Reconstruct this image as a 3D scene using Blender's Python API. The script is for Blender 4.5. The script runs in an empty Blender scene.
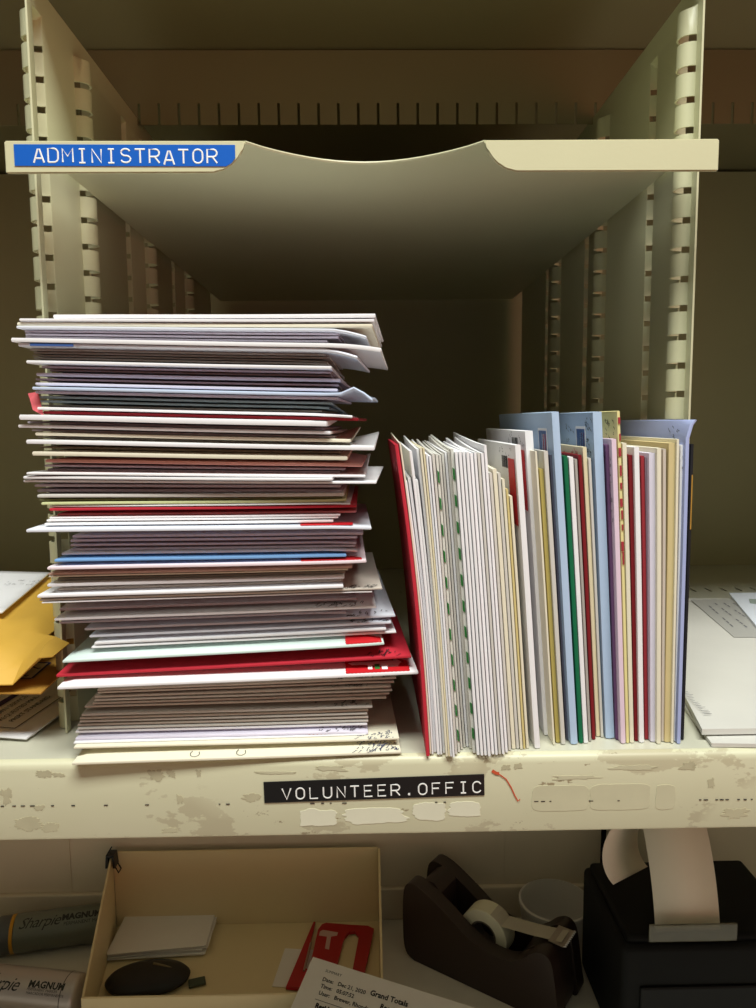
import bpy, bmesh, math, random
from mathutils import Vector, Matrix, noise
random.seed(7)
scene = bpy.context.scene
COL = scene.collection
PI = math.pi

# ------------------------------------------------------------------ camera calibration
F = 757.0                       # focal length in pixels of a 756 x 1008 picture
D = 0.42                        # distance camera -> front plane of the sorter
U = D / F                       # metres per pixel on the front plane
H = 0.18                        # camera height above the lower shelf
Yc = Vector((-13, 83, -757)).normalized()
Xc = Vector((1, 0.0087, 0)); Xc = (Xc - Yc * Xc.dot(Yc)).normalized()
Zc = Xc.cross(Yc)
M3 = Matrix((Xc, Yc, Zc))       # camera -> world rotation
CAM = Vector((0, -D, H))

def ray(px, py):
    return M3 @ Vector(((px - 378) / F, (504 - py) / F, -1))
def P(px, py, Y=0.0):           # point of the pixel's line of sight on the plane y = Y
    r = ray(px, py); return CAM + r * ((Y + D) / r.y)
def ZP(py, Y, px=365):          # height of the plane y = Y where picture row py crosses it
    return P(px, py, Y).z
def PZ(px, py, z=0.0):          # ... on the horizontal plane z
    r = ray(px, py); return CAM + r * ((z - H) / r.z)

H = CAM.z = H - ZP(757, -0.0150)     # the folded edge of the lower shelf is at height 0
cd = bpy.data.cameras.new('camera'); cam = bpy.data.objects.new('camera', cd); COL.objects.link(cam)
cd.sensor_fit = 'VERTICAL'; cd.sensor_height = 36; cd.lens = 36 * F / 1008; cd.clip_start = 0.01
cam.matrix_world = Matrix.Translation(CAM) @ M3.to_4x4()
scene.camera = cam

# ------------------------------------------------------------------ materials
def lin(h):
    if isinstance(h, str):
        h = h.lstrip('#'); c = [int(h[i:i + 2], 16) / 255 for i in (0, 2, 4)]
    else: c = h
    return tuple(x / 12.92 if x <= 0.04045 else ((x + 0.055) / 1.055) ** 2.4 for x in c) + (1,)
MATS = {}
def mat(name, col, rough=0.6, var=0.0, vscale=30, bump=0.0, bscale=200, metal=0, trans=0, alpha=1, stretch=None, spec=0.5):
    if name in MATS: return MATS[name]
    m = bpy.data.materials.new(name); m.use_nodes = True; nt = m.node_tree; N = nt.nodes
    b = N['Principled BSDF']; c = lin(col)
    b.inputs['Base Color'].default_value = c
    b.inputs['Roughness'].default_value = rough; b.inputs['Metallic'].default_value = metal
    b.inputs['Transmission Weight'].default_value = trans; b.inputs['Alpha'].default_value = alpha
    b.inputs['Specular IOR Level'].default_value = spec
    tc = N.new('ShaderNodeTexCoord'); mp = N.new('ShaderNodeMapping')
    nt.links.new(tc.outputs['Object'], mp.inputs['Vector'])
    if stretch: mp.inputs['Scale'].default_value = stretch
    if var:
        n = N.new('ShaderNodeTexNoise'); n.inputs['Scale'].default_value = vscale; n.inputs['Detail'].default_value = 4
        nt.links.new(mp.outputs[0], n.inputs['Vector'])
        mx = N.new('ShaderNodeMix'); mx.data_type = 'RGBA'
        mx.inputs[6].default_value = tuple(max(0, x * (1 - var)) for x in c[:3]) + (1,)
        mx.inputs[7].default_value = tuple(min(1, x * (1 + var)) for x in c[:3]) + (1,)
        nt.links.new(n.outputs['Fac'], mx.inputs[0]); nt.links.new(mx.outputs[2], b.inputs['Base Color'])
    if bump:
        n2 = N.new('ShaderNodeTexNoise'); n2.inputs['Scale'].default_value = bscale
        nt.links.new(mp.outputs[0], n2.inputs['Vector'])
        bp = N.new('ShaderNodeBump'); bp.inputs['Strength'].default_value = bump; bp.inputs['Distance'].default_value = 0.001
        nt.links.new(n2.outputs['Fac'], bp.inputs['Height']); nt.links.new(bp.outputs[0], b.inputs['Normal'])
    MATS[name] = m; return m

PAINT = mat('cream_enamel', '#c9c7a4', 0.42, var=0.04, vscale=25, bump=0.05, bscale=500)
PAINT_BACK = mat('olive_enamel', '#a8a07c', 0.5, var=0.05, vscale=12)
PAINT_LIP_LIT = mat('lip_enamel_lit', '#cdcaa6', 0.42, var=0.04, vscale=25, bump=0.05, bscale=500)  # lighter copy of the cream enamel; front light on the lips put into colour
PAINT_TOP_SHADED = mat('olive_enamel_shaded', '#857d5c', 0.5, var=0.05, vscale=12)  # copy of the olive enamel, shade under the ceiling put into its colour
SHELFP = mat('shelf_enamel_dimmed', '#c9c7b4', 0.33, var=0.05, vscale=14, bump=0.04, bscale=400)  # shelf cream darkened in colour to offset strong lamp light from above

# worn enamel of the lower shelf lip: chips and gum left by old tape
def worn_enamel():
    m = bpy.data.materials.new('worn_enamel'); m.use_nodes = True; nt = m.node_tree; N = nt.nodes; L = nt.links
    b = N['Principled BSDF']; b.inputs['Roughness'].default_value = 0.42
    tc = N.new('ShaderNodeTexCoord')
    def nz(scale, detail, st, rough=0.6):
        mp = N.new('ShaderNodeMapping'); mp.inputs['Scale'].default_value = st; L.new(tc.outputs['Object'], mp.inputs[0])
        n = N.new('ShaderNodeTexNoise'); n.inputs['Scale'].default_value = scale; n.inputs['Detail'].default_value = detail
        n.inputs['Roughness'].default_value = rough; L.new(mp.outputs[0], n.inputs['Vector']); return n.outputs['Fac']
    def thr(v, a, bb):
        r = N.new('ShaderNodeMapRange'); r.inputs[1].default_value = a; r.inputs[2].default_value = bb; L.new(v, r.inputs[0]); return r.outputs[0]
    def mix(f, a, c):
        x = N.new('ShaderNodeMix'); x.data_type = 'RGBA'; L.new(f, x.inputs[0])
        for s, v in ((6, a), (7, c)):
            if isinstance(v, tuple): x.inputs[s].default_value = v
            else: L.new(v, x.inputs[s])
        return x.outputs[2]
    def mul(a, c):
        x = N.new('ShaderNodeMath'); x.operation = 'MULTIPLY'; L.new(a, x.inputs[0]); L.new(c, x.inputs[1]); return x.outputs[0]
    base = mix(nz(14, 3, (1, 1, 2)), lin('#cecbaa'), lin('#d6d3b6'))
    gum = mul(thr(nz(26, 8, (0.8, 1, 1.5), 0.62), 0.55, 0.565), thr(nz(9, 2, (1, 1, 1)), 0.44, 0.5))
    c1 = mix(gum, base, lin('#bfb89a'))
    chip = mul(thr(nz(90, 6, (0.7, 1, 1.6), 0.7), 0.635, 0.65), thr(nz(12, 2, (1, 1, 1)), 0.5, 0.56))
    c2 = mix(chip, c1, lin('#9c8f72'))
    L.new(c2, b.inputs['Base Color']); MATS['worn_enamel'] = m; return m
WORN = worn_enamel()

PAPER = {}
def paper(key, col, rough=0.62):
    PAPER[key] = mat('paper_' + key, col, rough, var=0.035, vscale=45, bump=0.06, bscale=260, spec=0.3)
for k, c in dict(white='#f1f0f3', cream='#e8e2cc', bluewhite='#e6ebf6', lav='#cfcad8', lavgrey='#b5abb4', grey='#aaa69f', palblue='#c8d6ee',
                 teal='#8fa9b0', darkred='#8e1420', creamgrey='#a39a86', salmon='#e2a79f', olive='#93966f', palegreen='#d3d9a4', red='#c42e3e',
                 pink='#c98d92', blue='#7fb0e6', pinkwhite='#f0dfe6', tan='#c9a99a', taupe='#c9bfb4', mint='#d3e3de', manila='#e2d7b4', yellow='#d9c88a',
                 greywhite='#d2cfc8', oliveyellow='#b8a860', slate='#59596a', lightblue='#b4cae6', green='#0d6b46', purple='#6c4a70', rose='#e6cfe0',
                 paleyellow='#e6dc9c', maroon='#7c1820', brick='#9a3038', mauve='#8d7884', lavwhite='#dcd6e6', tanpaper='#d2c08e', bluelav='#a9b4e0',
                 darkcard='#1d1f24', kraft='#b98a3c', yellowkraft='#e4b030', stripe='#d9d8d0').items(): paper(k, c)
INK = mat('black_ink', '#17161a', 0.6); REDINK = mat('red_ink', '#c3141f', 0.6); BLUEINK = mat('blue_ink', '#3a5da0', 0.6)
GREENINK = mat('green_ink', '#1f6e2c', 0.6); GREYINK = mat('grey_ink', '#77757a', 0.7); NAVY = mat('navy_ink', '#27345c', 0.6)
STAMPBLUE = mat('stamp_sky', '#3f5f92', 0.5); WHITEPLASTIC = mat('white_embossing', '#f2f2f0', 0.4)

# ------------------------------------------------------------------ mesh helpers
def finish(name, bm, m, parent=None, smooth=False, normals=True):
    if normals: bmesh.ops.recalc_face_normals(bm, faces=bm.faces)
    me = bpy.data.meshes.new(name); bm.to_mesh(me); bm.free()
    for x in (m if isinstance(m, (list, tuple)) else [m]): me.materials.append(x)
    o = bpy.data.objects.new(name, me); COL.objects.link(o)
    if parent is not None: o.parent = parent
    if smooth:
        for p in me.polygons: p.use_smooth = True
        try: me.set_sharp_from_angle(angle=math.radians(40))
        except Exception: pass
    return o
def tag(o, label, cat, group=None, kind=None):
    o['label'] = label; o['category'] = cat
    if group: o['group'] = group
    if kind: o['kind'] = kind
    return o
def empty(name, loc=(0, 0, 0), rot=(0, 0, 0)):
    o = bpy.data.objects.new(name, None); o.empty_display_size = 0.02; COL.objects.link(o)
    o.location = loc; o.rotation_euler = rot; return o
def box(bm, x0, x1, y0, y1, z0, z1, bev=0, mi=0, seg=2):
    r = bmesh.ops.create_cube(bm, size=1); vs = r['verts']
    for v in vs: v.co = Vector(((x0 + x1) / 2 + v.co.x * (x1 - x0), (y0 + y1) / 2 + v.co.y * (y1 - y0), (z0 + z1) / 2 + v.co.z * (z1 - z0)))
    fs = set(f for v in vs for f in v.link_faces)
    for f in fs: f.material_index = mi
    if bev:
        es = list(set(e for v in vs for e in v.link_edges))
        bmesh.ops.bevel(bm, geom=es, offset=bev, segments=seg, affect='EDGES', profile=0.5)
    return vs
def prism(bm, pts, fn, a, b, mi=0):
    """extrude the outline pts (2-D) between a and b; fn(u, v, w) -> point"""
    lo = [bm.verts.new(fn(u, v, a)) for u, v in pts]; hi = [bm.verts.new(fn(u, v, b)) for u, v in pts]
    fs = [bm.faces.new(lo), bm.faces.new(hi[::-1])]
    n = len(pts)
    for i in range(n): fs.append(bm.faces.new((lo[i], hi[i], hi[(i + 1) % n], lo[(i + 1) % n])))
    for f in fs: f.material_index = mi
    return fs
def tube(bm, pts, r, n=8, mi=0, closed=False):
    pts = [Vector(p) for p in pts]; rings = []
    for i, p in enumerate(pts):
        a = pts[max(i - 1, 0)]; b = pts[min(i + 1, len(pts) - 1)]
        if closed: a = pts[i - 1]; b = pts[(i + 1) % len(pts)]
        t = (b - a).normalized(); h = Vector((0, 0, 1)) if abs(t.z) < 0.9 else Vector((0, 1, 0))
        s = t.cross(h).normalized(); q = s.cross(t)
        rr = r[i] if isinstance(r, (list, tuple)) else r
        rings.append([bm.verts.new(p + (s * math.cos(2 * PI * k / n) + q * math.sin(2 * PI * k / n)) * rr) for k in range(n)])
    for i in range(len(rings) - (0 if closed else 1)):
        A, B = rings[i], rings[(i + 1) % len(rings)]
        for k in range(n):
            f = bm.faces.new((A[k], A[(k + 1) % n], B[(k + 1) % n], B[k])); f.material_index = mi
    if not closed:
        bm.faces.new(rings[0][::-1]).material_index = mi; bm.faces.new(rings[-1]).material_index = mi
def lathe(bm, prof, n=32, mi=0):
    """surface of revolution about z of (radius, z) pairs, radius 0 allowed at the ends"""
    rings = []
    for r, z in prof:
        rings.append([bm.verts.new((0, 0, z))] if r < 1e-7 else [bm.verts.new((r * math.cos(2 * PI * k / n), r * math.sin(2 * PI * k / n), z)) for k in range(n)])
    for A, B in zip(rings, rings[1:]):
        for k in range(n):
            k2 = (k + 1) % n
            if len(A) == 1 and len(B) == 1: continue
            if len(A) == 1: f = bm.faces.new((A[0], B[k], B[k2]))
            elif len(B) == 1: f = bm.faces.new((A[k], A[k2], B[0]))
            else: f = bm.faces.new((A[k], A[k2], B[k2], B[k]))
            f.material_index = mi
def ribbon(bm, pts, nrm, w, lift=0.0, mi=0, th=0.00008):
    """a thin flat stroke of width w along pts on a face with normal nrm"""
    nrm = Vector(nrm).normalized(); pts = [Vector(p) + nrm * lift for p in pts]
    L = []; R = []
    for i, p in enumerate(pts):
        t = (pts[min(i + 1, len(pts) - 1)] - pts[max(i - 1, 0)])
        if t.length < 1e-9: t = Vector((1, 0, 0))
        s = nrm.cross(t.normalized()) * (w / 2)
        L.append(bm.verts.new(p + s)); R.append(bm.verts.new(p - s))
    for i in range(len(pts) - 1):
        bm.faces.new((L[i], R[i], R[i + 1], L[i + 1])).material_index = mi
def text_mesh(body, size, shear=0.0, bold=0.0, space=1.0):
    cu = bpy.data.curves.new('lettering', 'FONT'); cu.body = body; cu.size = size; cu.shear = shear; cu.offset = bold
    cu.space_character = space; cu.resolution_u = 2; cu.fill_mode = 'FRONT'
    o = bpy.data.objects.new('lettering', cu); COL.objects.link(o)
    bpy.context.view_layer.update()
    me = bpy.data.meshes.new_from_object(o.evaluated_get(bpy.context.evaluated_depsgraph_get()))
    bpy.data.objects.remove(o); return me
def text_into(bm, body, size, matrix, mi=0, **k):
    me = text_mesh(body, size, **k); t = bmesh.new(); t.from_mesh(me); bmesh.ops.transform(t, matrix=matrix, verts=t.verts)
    for f in t.faces: f.material_index = mi
    tm = bpy.data.meshes.new('t'); t.to_mesh(tm); t.free(); bm.from_mesh(tm); bpy.data.meshes.remove(tm); bpy.data.meshes.remove(me)
def frame(o, x, y):
    """matrix with origin o, first axis x, second axis y (made square), third x cross y"""
    x = Vector(x).normalized(); y = Vector(y); y = (y - x * y.dot(x)).normalized(); z = x.cross(y)
    return Matrix(((x.x, y.x, z.x, o[0]), (x.y, y.y, z.y, o[1]), (x.z, y.z, z.z, o[2]), (0, 0, 0, 1)))

# embossing-tape alphabet: strokes in a 0..1 x 0..1.25 cell
def arc(cx, cy, rx, ry, a0, a1, n=8):
    return [(cx + rx * math.cos(math.radians(a0 + (a1 - a0) * i / n)), cy + ry * math.sin(math.radians(a0 + (a1 - a0) * i / n))) for i in range(n + 1)]
H1 = 1.3
GLYPH = {
 'A': [[(0, 0), (0.42, H1), (0.58, H1), (1, 0)], [(0.16, 0.42), (0.84, 0.42)]],
 'D': [[(0, 0), (0, H1), (0.55, H1)] + arc(0.55, H1 - 0.4, 0.42, 0.4, 90, 0, 5) + arc(0.55, 0.4, 0.42, 0.4, 0, -90, 5) + [(0, 0)]],
 'M': [[(0, 0), (0, H1), (0.5, 0.55), (1, H1), (1, 0)]],
 'I': [[(0.2, 0), (0.8, 0)], [(0.2, H1), (0.8, H1)], [(0.5, 0), (0.5, H1)]],
 'N': [[(0.05, 0), (0.05, H1), (0.95, 0), (0.95, H1)]],
 'S': [arc(0.5, 0.97, 0.45, 0.33, 20, 270, 9) + arc(0.5, 0.33, 0.48, 0.33, 90, -160, 9)],
 'T': [[(0, H1), (1, H1)], [(0.5, H1), (0.5, 0)]],
 'R': [[(0, 0), (0, H1), (0.6, H1)] + arc(0.6, H1 - 0.35, 0.36, 0.35, 90, -90, 8) + [(0, H1 - 0.7)], [(0.5, H1 - 0.7), (0.98, 0)]],
 'O': [arc(0.5, H1 - 0.42, 0.46, 0.42, 0, 180, 8) + arc(0.5, 0.42, 0.46, 0.42, 180, 360, 8) + [(0.96, H1 - 0.42)]],
 'V': [[(0, H1), (0.5, 0), (1, H1)]],
 'L': [[(0.05, H1), (0.05, 0), (0.95, 0)]],
 'U': [[(0.04, H1), (0.04, 0.4)] + arc(0.5, 0.4, 0.46, 0.4, 180, 360, 8) + [(0.96, H1)]],
 'E': [[(0.95, H1), (0.05, H1), (0.05, 0), (0.95, 0)], [(0.05, 0.68), (0.8, 0.68)]],
 'F': [[(0.95, H1), (0.05, H1), (0.05, 0)], [(0.05, 0.68), (0.8, 0.68)]],
 'C': [arc(0.5, H1 - 0.42, 0.46, 0.42, 20, 180, 7) + arc(0.5, 0.42, 0.46, 0.42, 180, 340, 7)],
 '.': [[(0.42, 0.02), (0.58, 0.02), (0.58, 0.16), (0.42, 0.16), (0.42, 0.02)]],
}

# ------------------------------------------------------------------ setting: room behind and below the sorter
YW = 0.356                             # wall behind the counter
ZD = ZP(917, YW)                       # counter top
WALLM = mat('beige_wall', '#d8cbb4', 0.6, var=0.04, vscale=20)
bm = bmesh.new(); box(bm, -1.6, 1.6, YW, YW + 0.02, -1.2, -0.012)
wall = finish('wall_back', bm, WALLM); wall['kind'] = 'structure'
bm = bmesh.new(); box(bm, -1.6, 1.6, 0.56, 0.6, -1.2, 1.6); box(bm, -1.6, 1.6, YW + .02, 0.56, -1.2, -0.012)
wall2 = finish('wall_rear', bm, mat('room_wall', '#cfc8b4', 0.7)); wall2['kind'] = 'structure'
bm = bmesh.new(); box(bm, -1.6, 1.6, YW - 0.006, YW, ZD, ZD + 0.036, 0.0015)
tr = finish('trim_1', bm, WALLM); tr['kind'] = 'structure'
for k, px in enumerate((70, 505)):
    q = P(px, 860, YW).x
    bm = bmesh.new(); box(bm, q - 0.0006, q + 0.0006, YW - 0.0012, YW, ZD + 0.037, -0.013)
    s = finish('trim_%d' % (k + 2), bm, WALLM); s['kind'] = 'structure'
bm = bmesh.new(); box(bm, -1.6, 1.6, -2.2, 0.6, -1.24, -1.2)
fl = finish('floor', bm, mat('floor_tile', '#8b8478', 0.5, var=0.1, vscale=6)); fl['kind'] = 'structure'

ct = empty('counter', (0, 0, -1.2))
bm = bmesh.new(); box(bm, -1.0, 1.0, -0.30, YW - 0.0005, ZD + 1.2 - 0.03, ZD + 1.2, 0.003)  # front part, out of view, extended to bounce light up under the shelf
finish('worktop', bm, mat('counter_laminate', '#ddd8cc', 0.45, var=0.06, vscale=60), ct)
bm = bmesh.new(); box(bm, -0.98, 0.98, 0.06, YW - 0.002, 0.0, ZD + 1.2 - 0.031, 0.003)
finish('base_cabinet', bm, mat('cabinet_paint', '#b8ab92', 0.5), ct)
tag(ct, 'pale counter below the mail sorter holding the tray, markers and printer', 'counter')

# ------------------------------------------------------------------ mail sorter
so = empty('mail_sorter', (0, 0, 0))
tag(so, 'cream enamelled metal mail sorter with slotted dividers and worn lower shelf', 'mail sorter')
XL, XR = P(37, 205, 0.023).x, P(697, 205, 0.023).x             # divider planes
YF, YE, YB = 0.023, 0.504, 0.524       # divider front, divider rear, back panel
YR = 0.227; ZCEIL = ZP(48, YR)
_y = 0.05
while P(683, 0, _y).x < XR and _y < 0.3: _y += 0.001
ZTOP = P(683, 0, _y).z

COLUMNS = [(.0365, -1), (.0955, 1), (.190, -1), (.239, 1), (.328, -1), (.379, 1)]   # depth of each slotted column and the side it bulges to
_p = (ZP(200.5, 0.050, 680) - ZP(395, 0.050, 680)) / 7
ROWS = [ZP(395, 0.050, 680) + _p * k for k in range(-12, 14)]
ROWS = [z for z in ROWS if z < ZTOP - 0.017]
ROWS = [z for z in ROWS if z > 0.012]
def divider(name, X, height, zmax_rows=True):
    prof = [(YF, 0.0, None)]
    for ci, (yc, sg) in enumerate(COLUMNS):
        hw_, dp = 0.0066, 0.0080 * sg
        prof.append((yc - hw_ - 0.0008, 0.0, None))
        for t in (-1.0, -0.97, -0.88, -0.7, -0.4, 0.0, 0.4, 0.7, 0.88, 0.97, 1.0):
            prof.append((yc + hw_ * t, dp * (max(0, 1 - abs(t) ** 2.4)) ** 0.5 + 0.0003 * sg, ci if t < 1.0 else None))
        prof.append((yc + hw_ + 0.0008, 0.0, None))
    prof.append((YE, 0, None))
    zs = [(0.0006, 1)]
    for z in sorted(ROWS): zs += [(z - 0.0019, 1), (z + 0.0019, 1)]
    ztop = sorted(ROWS)[-1] + 0.0155
    zs += [(ztop, 1), (ztop + 0.0025, 0), (height, 0)]
    slots = set((round(z - 0.0019, 5)) for z in ROWS)
    bm = bmesh.new(); g = []
    for z, k in zs: g.append([bm.verts.new((X + o * k, y, z)) for y, o, c in prof])
    for i in range(len(zs) - 1):
        hole = round(zs[i][0], 5) in slots
        for j in range(len(prof) - 1):
            if hole and prof[j][2] is not None: continue
            bm.faces.new((g[i][j], g[i][j + 1], g[i + 1][j + 1], g[i + 1][j]))
    bmesh.ops.delete(bm, geom=[v for v in bm.verts if not v.link_faces], context='VERTS')
    o = finish('divider', bm, PAINT, so, smooth=True)
    md = o.modifiers.new('sheet', 'SOLIDIFY'); md.thickness = 0.0011; md.offset = 0
    es = o.modifiers.new('crease', 'EDGE_SPLIT'); es.split_angle = math.radians(38)
    return o
divider('divider', XL, ZTOP); divider('divider', XR, ZTOP)

# lower shelf: top sheet with a row of slots, folded lip, closed underside
YS0 = -0.0150
bm = bmesh.new()
box(bm, -0.62, 0.62, YS0 + 0.0045, 0.378, -0.0014, 0.0)
box(bm, -0.62, 0.62, 0.396, YB, -0.0014, 0.0)
x = -0.62
while x < 0.62:                        # tiles between the slots
    box(bm, x + 0.0032, x + 0.0168, 0.378, 0.396, -0.0014, 0.0); x += 0.0168
box(bm, -0.62, 0.62, 0.0, YB, -0.012, -0.010)
finish('shelf_top', bm, SHELFP, so)
ZL = ZP(835, YS0)
bm = bmesh.new()
prof = [(YS0 + 0.006, 0.0), (YS0 + 0.0036, -0.0002), (YS0 + 0.0016, -0.0011), (YS0 + 0.0004, -0.0026), (YS0, -0.005), (YS0, ZL + 0.002), (YS0 + 0.0006, ZL + 0.0005),
        (YS0 + 0.002, ZL), (YS0 + 0.014, ZL), (YS0 + 0.014, ZL + 0.0014), (YS0 + 0.0026, ZL + 0.0014), (YS0 + 0.0014, ZL + 0.003), (YS0 + 0.0014, -0.006),
        (YS0 + 0.003, -0.0016), (YS0 + 0.006, -0.0014)]
prism(bm, prof, lambda u, v, w: (w, u, v), -0.62, 0.62)
finish('shelf_lip', bm, WORN, so, smooth=True)

# ceiling panel, slotted rail, back panel and outer sides
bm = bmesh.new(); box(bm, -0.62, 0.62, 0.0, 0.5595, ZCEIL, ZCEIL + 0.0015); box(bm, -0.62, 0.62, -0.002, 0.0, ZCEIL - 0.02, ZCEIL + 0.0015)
finish('top_panel', bm, PAINT_TOP_SHADED, so)
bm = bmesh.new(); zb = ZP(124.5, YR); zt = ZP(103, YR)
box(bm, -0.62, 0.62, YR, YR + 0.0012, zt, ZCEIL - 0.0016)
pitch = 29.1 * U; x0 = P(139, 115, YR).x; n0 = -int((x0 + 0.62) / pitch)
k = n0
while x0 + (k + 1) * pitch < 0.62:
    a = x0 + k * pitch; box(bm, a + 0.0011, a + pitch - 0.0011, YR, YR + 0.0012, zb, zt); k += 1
finish('slotted_rail', bm, PAINT_TOP_SHADED, so)
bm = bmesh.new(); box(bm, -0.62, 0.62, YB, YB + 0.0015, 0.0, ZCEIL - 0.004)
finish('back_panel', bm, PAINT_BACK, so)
for s in (-1, 1):
    bm = bmesh.new(); box(bm, min(s * 0.62, s * 0.622), max(s * 0.62, s * 0.622), YS0, YB + 0.002, ZD + 0.0005, ZCEIL + 0.002)
    finish('side_panel', bm, PAINT, so)

# strokes of embossed letters on a tape face
def embossed(bm, text, start, right, up, step, cw, r, skew=None):
    R_ = Vector(right).normalized(); U_ = Vector(up).normalized()
    for i, ch in enumerate(text):
        o = Vector(start) + R_ * (step * i) + U_ * (skew[i] if skew else 0)
        for st in GLYPH.get(ch, []):
            tube(bm, [o + R_ * (u * cw) + U_ * (v * cw) for u, v in st], r, 6)
    for v in bm.verts: v.co.y = start[1] + (v.co.y - start[1]) * 0.45

# black tape VOLUNTEER.OFFIC on the lower lip
YT = YS0 - 0.0003
a = P(264.5, 803, YT); b = P(484.5, 795, YT); c = P(264, 782, YT); right = (b - a).normalized(); up = Vector((-right.z, 0, right.x)); hh = (c - a).dot(up)
Mx = frame(a, right, up)               # third axis points to the viewer (-y)
wd = (b - a).length
bm = bmesh.new(); box(bm, 0, wd, 0, hh, -0.0003, 0.0003, 0.0001)
bmesh.ops.transform(bm, matrix=Mx, verts=bm.verts)
tp = finish('label_tape', bm, mat('black_label_tape', '#191819', 0.28), so); tp['label'] = 'black embossed tape reading VOLUNTEER.OFFIC'
st = P(282.5, 799.5, YT - 0.0003)
step = ((P(472.5, 792, YT) - st).length) / 14
bm = bmesh.new(); embossed(bm, 'VOLUNTEER.OFFIC', st + Vector((0, -0.0001, 0)), right, up, step, 0.0049, 0.00042)
finish('embossed_lettering', bm, WHITEPLASTIC, tp)

# gum and paper left on the lip, dashes and the red scratch (each a thin patch with its own outline)
def patch(name, x0, y0, x1, y1, m, rag=0.16, lift=0.0002, n=64, seed=1):
    A = P(x0, y1, YS0); B = P(x1, y0, YS0); cx, cz = (A.x + B.x) / 2, (A.z + B.z) / 2; hx, hz = abs(B.x - A.x) / 2, abs(B.z - A.z) / 2
    pts = []
    for i in range(n):
        t = 2 * PI * (i + .37) / n; cs, sn = math.cos(t), math.sin(t)
        q = Vector((cs * 1.3 + seed * 7.1, sn * 1.3, seed * 3.3))
        f = 0.5 + 0.5 * noise.noise(q) + 0.35 * noise.noise(q * 3.1) + 0.2 * noise.noise(q * 8)
        k = (abs(cs) ** 6 + abs(sn) ** 6) ** (-1 / 6) * (1 - rag * max(0, min(1.2, f)))
        pts.append((cx + hx * cs * k, cz + hz * sn * k))
    bm = bmesh.new(); prism(bm, pts, lambda u, v, w: (u, w, v), YS0 - lift - seed * 0.000002, YS0 + 0.0004)
    finish(name, bm, m, so)
GUM = mat('tape_gum', '#c4bfa1', 0.5, var=0.06, vscale=120); RAGP = mat('torn_label_paper', '#d9d6bf', 0.6, var=0.05, vscale=90); CHIP = mat('bare_primer', '#b7b092', 0.6, var=0.10, vscale=150)
for i, q in enumerate([(530, 784, 590, 812), (588, 783, 652, 811), (655, 784, 676, 810)]): patch('tape_residue', *q, GUM, 0.10, seed=i)
for i, q in enumerate([(0, 786, 14, 806), (8, 814, 50, 834), (40, 820, 62, 834), (146, 767, 166, 784), (166, 768, 176, 779), (33, 768, 56, 780), (52, 772, 66, 778), (237, 792, 266, 803), (160, 827, 180, 834), (500, 763, 512, 771), (512, 762, 524, 770),
                       (600, 763, 664, 772), (540, 774, 610, 781), (716, 806, 756, 820), (195, 768, 202, 778), (176, 792, 184, 806), (32, 804, 46, 812), (676, 760, 700, 772), (312, 764, 350, 772), (250, 770, 300, 775), (706, 776, 716, 790)]):
    patch('paint_chip', *q, CHIP if i not in (11, 12, 18, 19) else GUM, 0.75, lift=0.00012, seed=20 + i)
for i, q in enumerate([(296, 808, 340, 828), (340, 806, 410, 825), (410, 801, 448, 822), (446, 800, 484, 818)]): patch('torn_label', *q, RAGP, 0.35, lift=0.00016, seed=50 + i)
bm = bmesh.new()
rnd = random.Random(3)
for px in [3, 14, 24, 33, 52, 74, 106, 148, 220, 228, 312, 322, 330, 345, 436, 445, 536, 542, 550, 590, 618, 700, 705, 716, 722, 728, 738, 744, 752]:
    q = P(px + rnd.uniform(-1, 1), 806 - px * 0.009, YS0); w = rnd.uniform(0.0004, 0.0013)
    bm = bmesh.new(); box(bm, q.x - w, q.x + w, YS0 - 0.0004, YS0 + 0.0002, q.z - rnd.uniform(.0001, .0002), q.z + 0.0002); finish('ink_mark', bm, INK, so)
bm = bmesh.new(); ribbon(bm, [P(*q, YS0 - .0003) for q in ((493, 772), (499, 774), (506, 779), (511, 787), (515, 796), (518, 801), (520, 799))], (0, -1, 0), 0.0007, 0.0002)
ribbon(bm, [P(*q, YS0 - .0003) for q in ((492, 770.5), (496, 773), (499, 773.5))], (0, -1, 0), 0.0018, 0.00022)
finish('red_pen_mark', bm, mat('red_pen', '#c9532f', 0.6), so)

# ------------------------------------------------------------------ adjustable shelf marked ADMINISTRATOR
sh = empty('adjustable_shelf', (0, 0, 0))
tag(sh, 'cream metal shelf with scooped front and blue ADMINISTRATOR label above the mail', 'shelf')
YL0 = -0.010; ZS = ZP(140, -0.010)
def fx(px): return P(px, 150, YL0).x
xa, xb = fx(5), fx(718.5); sL, sR = fx(245), fx(485)
pts = [(xa + 0.0075, YL0 + .0008), (sL, YL0 + .0008)]
for i in range(1, 16):                 # scoop
    t = i / 16; pts.append((sL + (sR - sL) * t, YL0 + .0008 + 0.0325 * (math.sin(PI * t) ** 0.85)))
pts += [(sR, YL0 + .0008), (xb - 0.004, YL0 + .0008), (xb - 0.004, YF - 0.0015), (XR - 0.0125, YF - 0.0015), (XR - 0.0125, 0.504), (XL + 0.0125, 0.504), (XL + 0.0125, YF - 0.0015), (xa + 0.0075, YF - 0.0015)]
bm = bmesh.new(); prism(bm, pts, lambda u, v, w: (u, v, w), ZS - 0.0013, ZS)
n = 17                                  # rolled edge along the scoop
tube(bm, [(p[0], p[1], ZS - 0.0007) for p in pts[1:18]], 0.0009, 8)
finish('shelf_plate', bm, PAINT, sh)
ZB = ZP(172.5, -0.010)
def lip(p, mirror):
    bm = bmesh.new(); prism(bm, p, lambda u, v, w: (u, w, v), YL0 - 0.0008, YL0 + 0.0012)
    bmesh.ops.bevel(bm, geom=list(bm.edges), offset=0.0006, segments=2, affect='EDGES')
    finish('shelf_lip', bm, PAINT_LIP_LIT, sh)
hz = ZS - ZB
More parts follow.
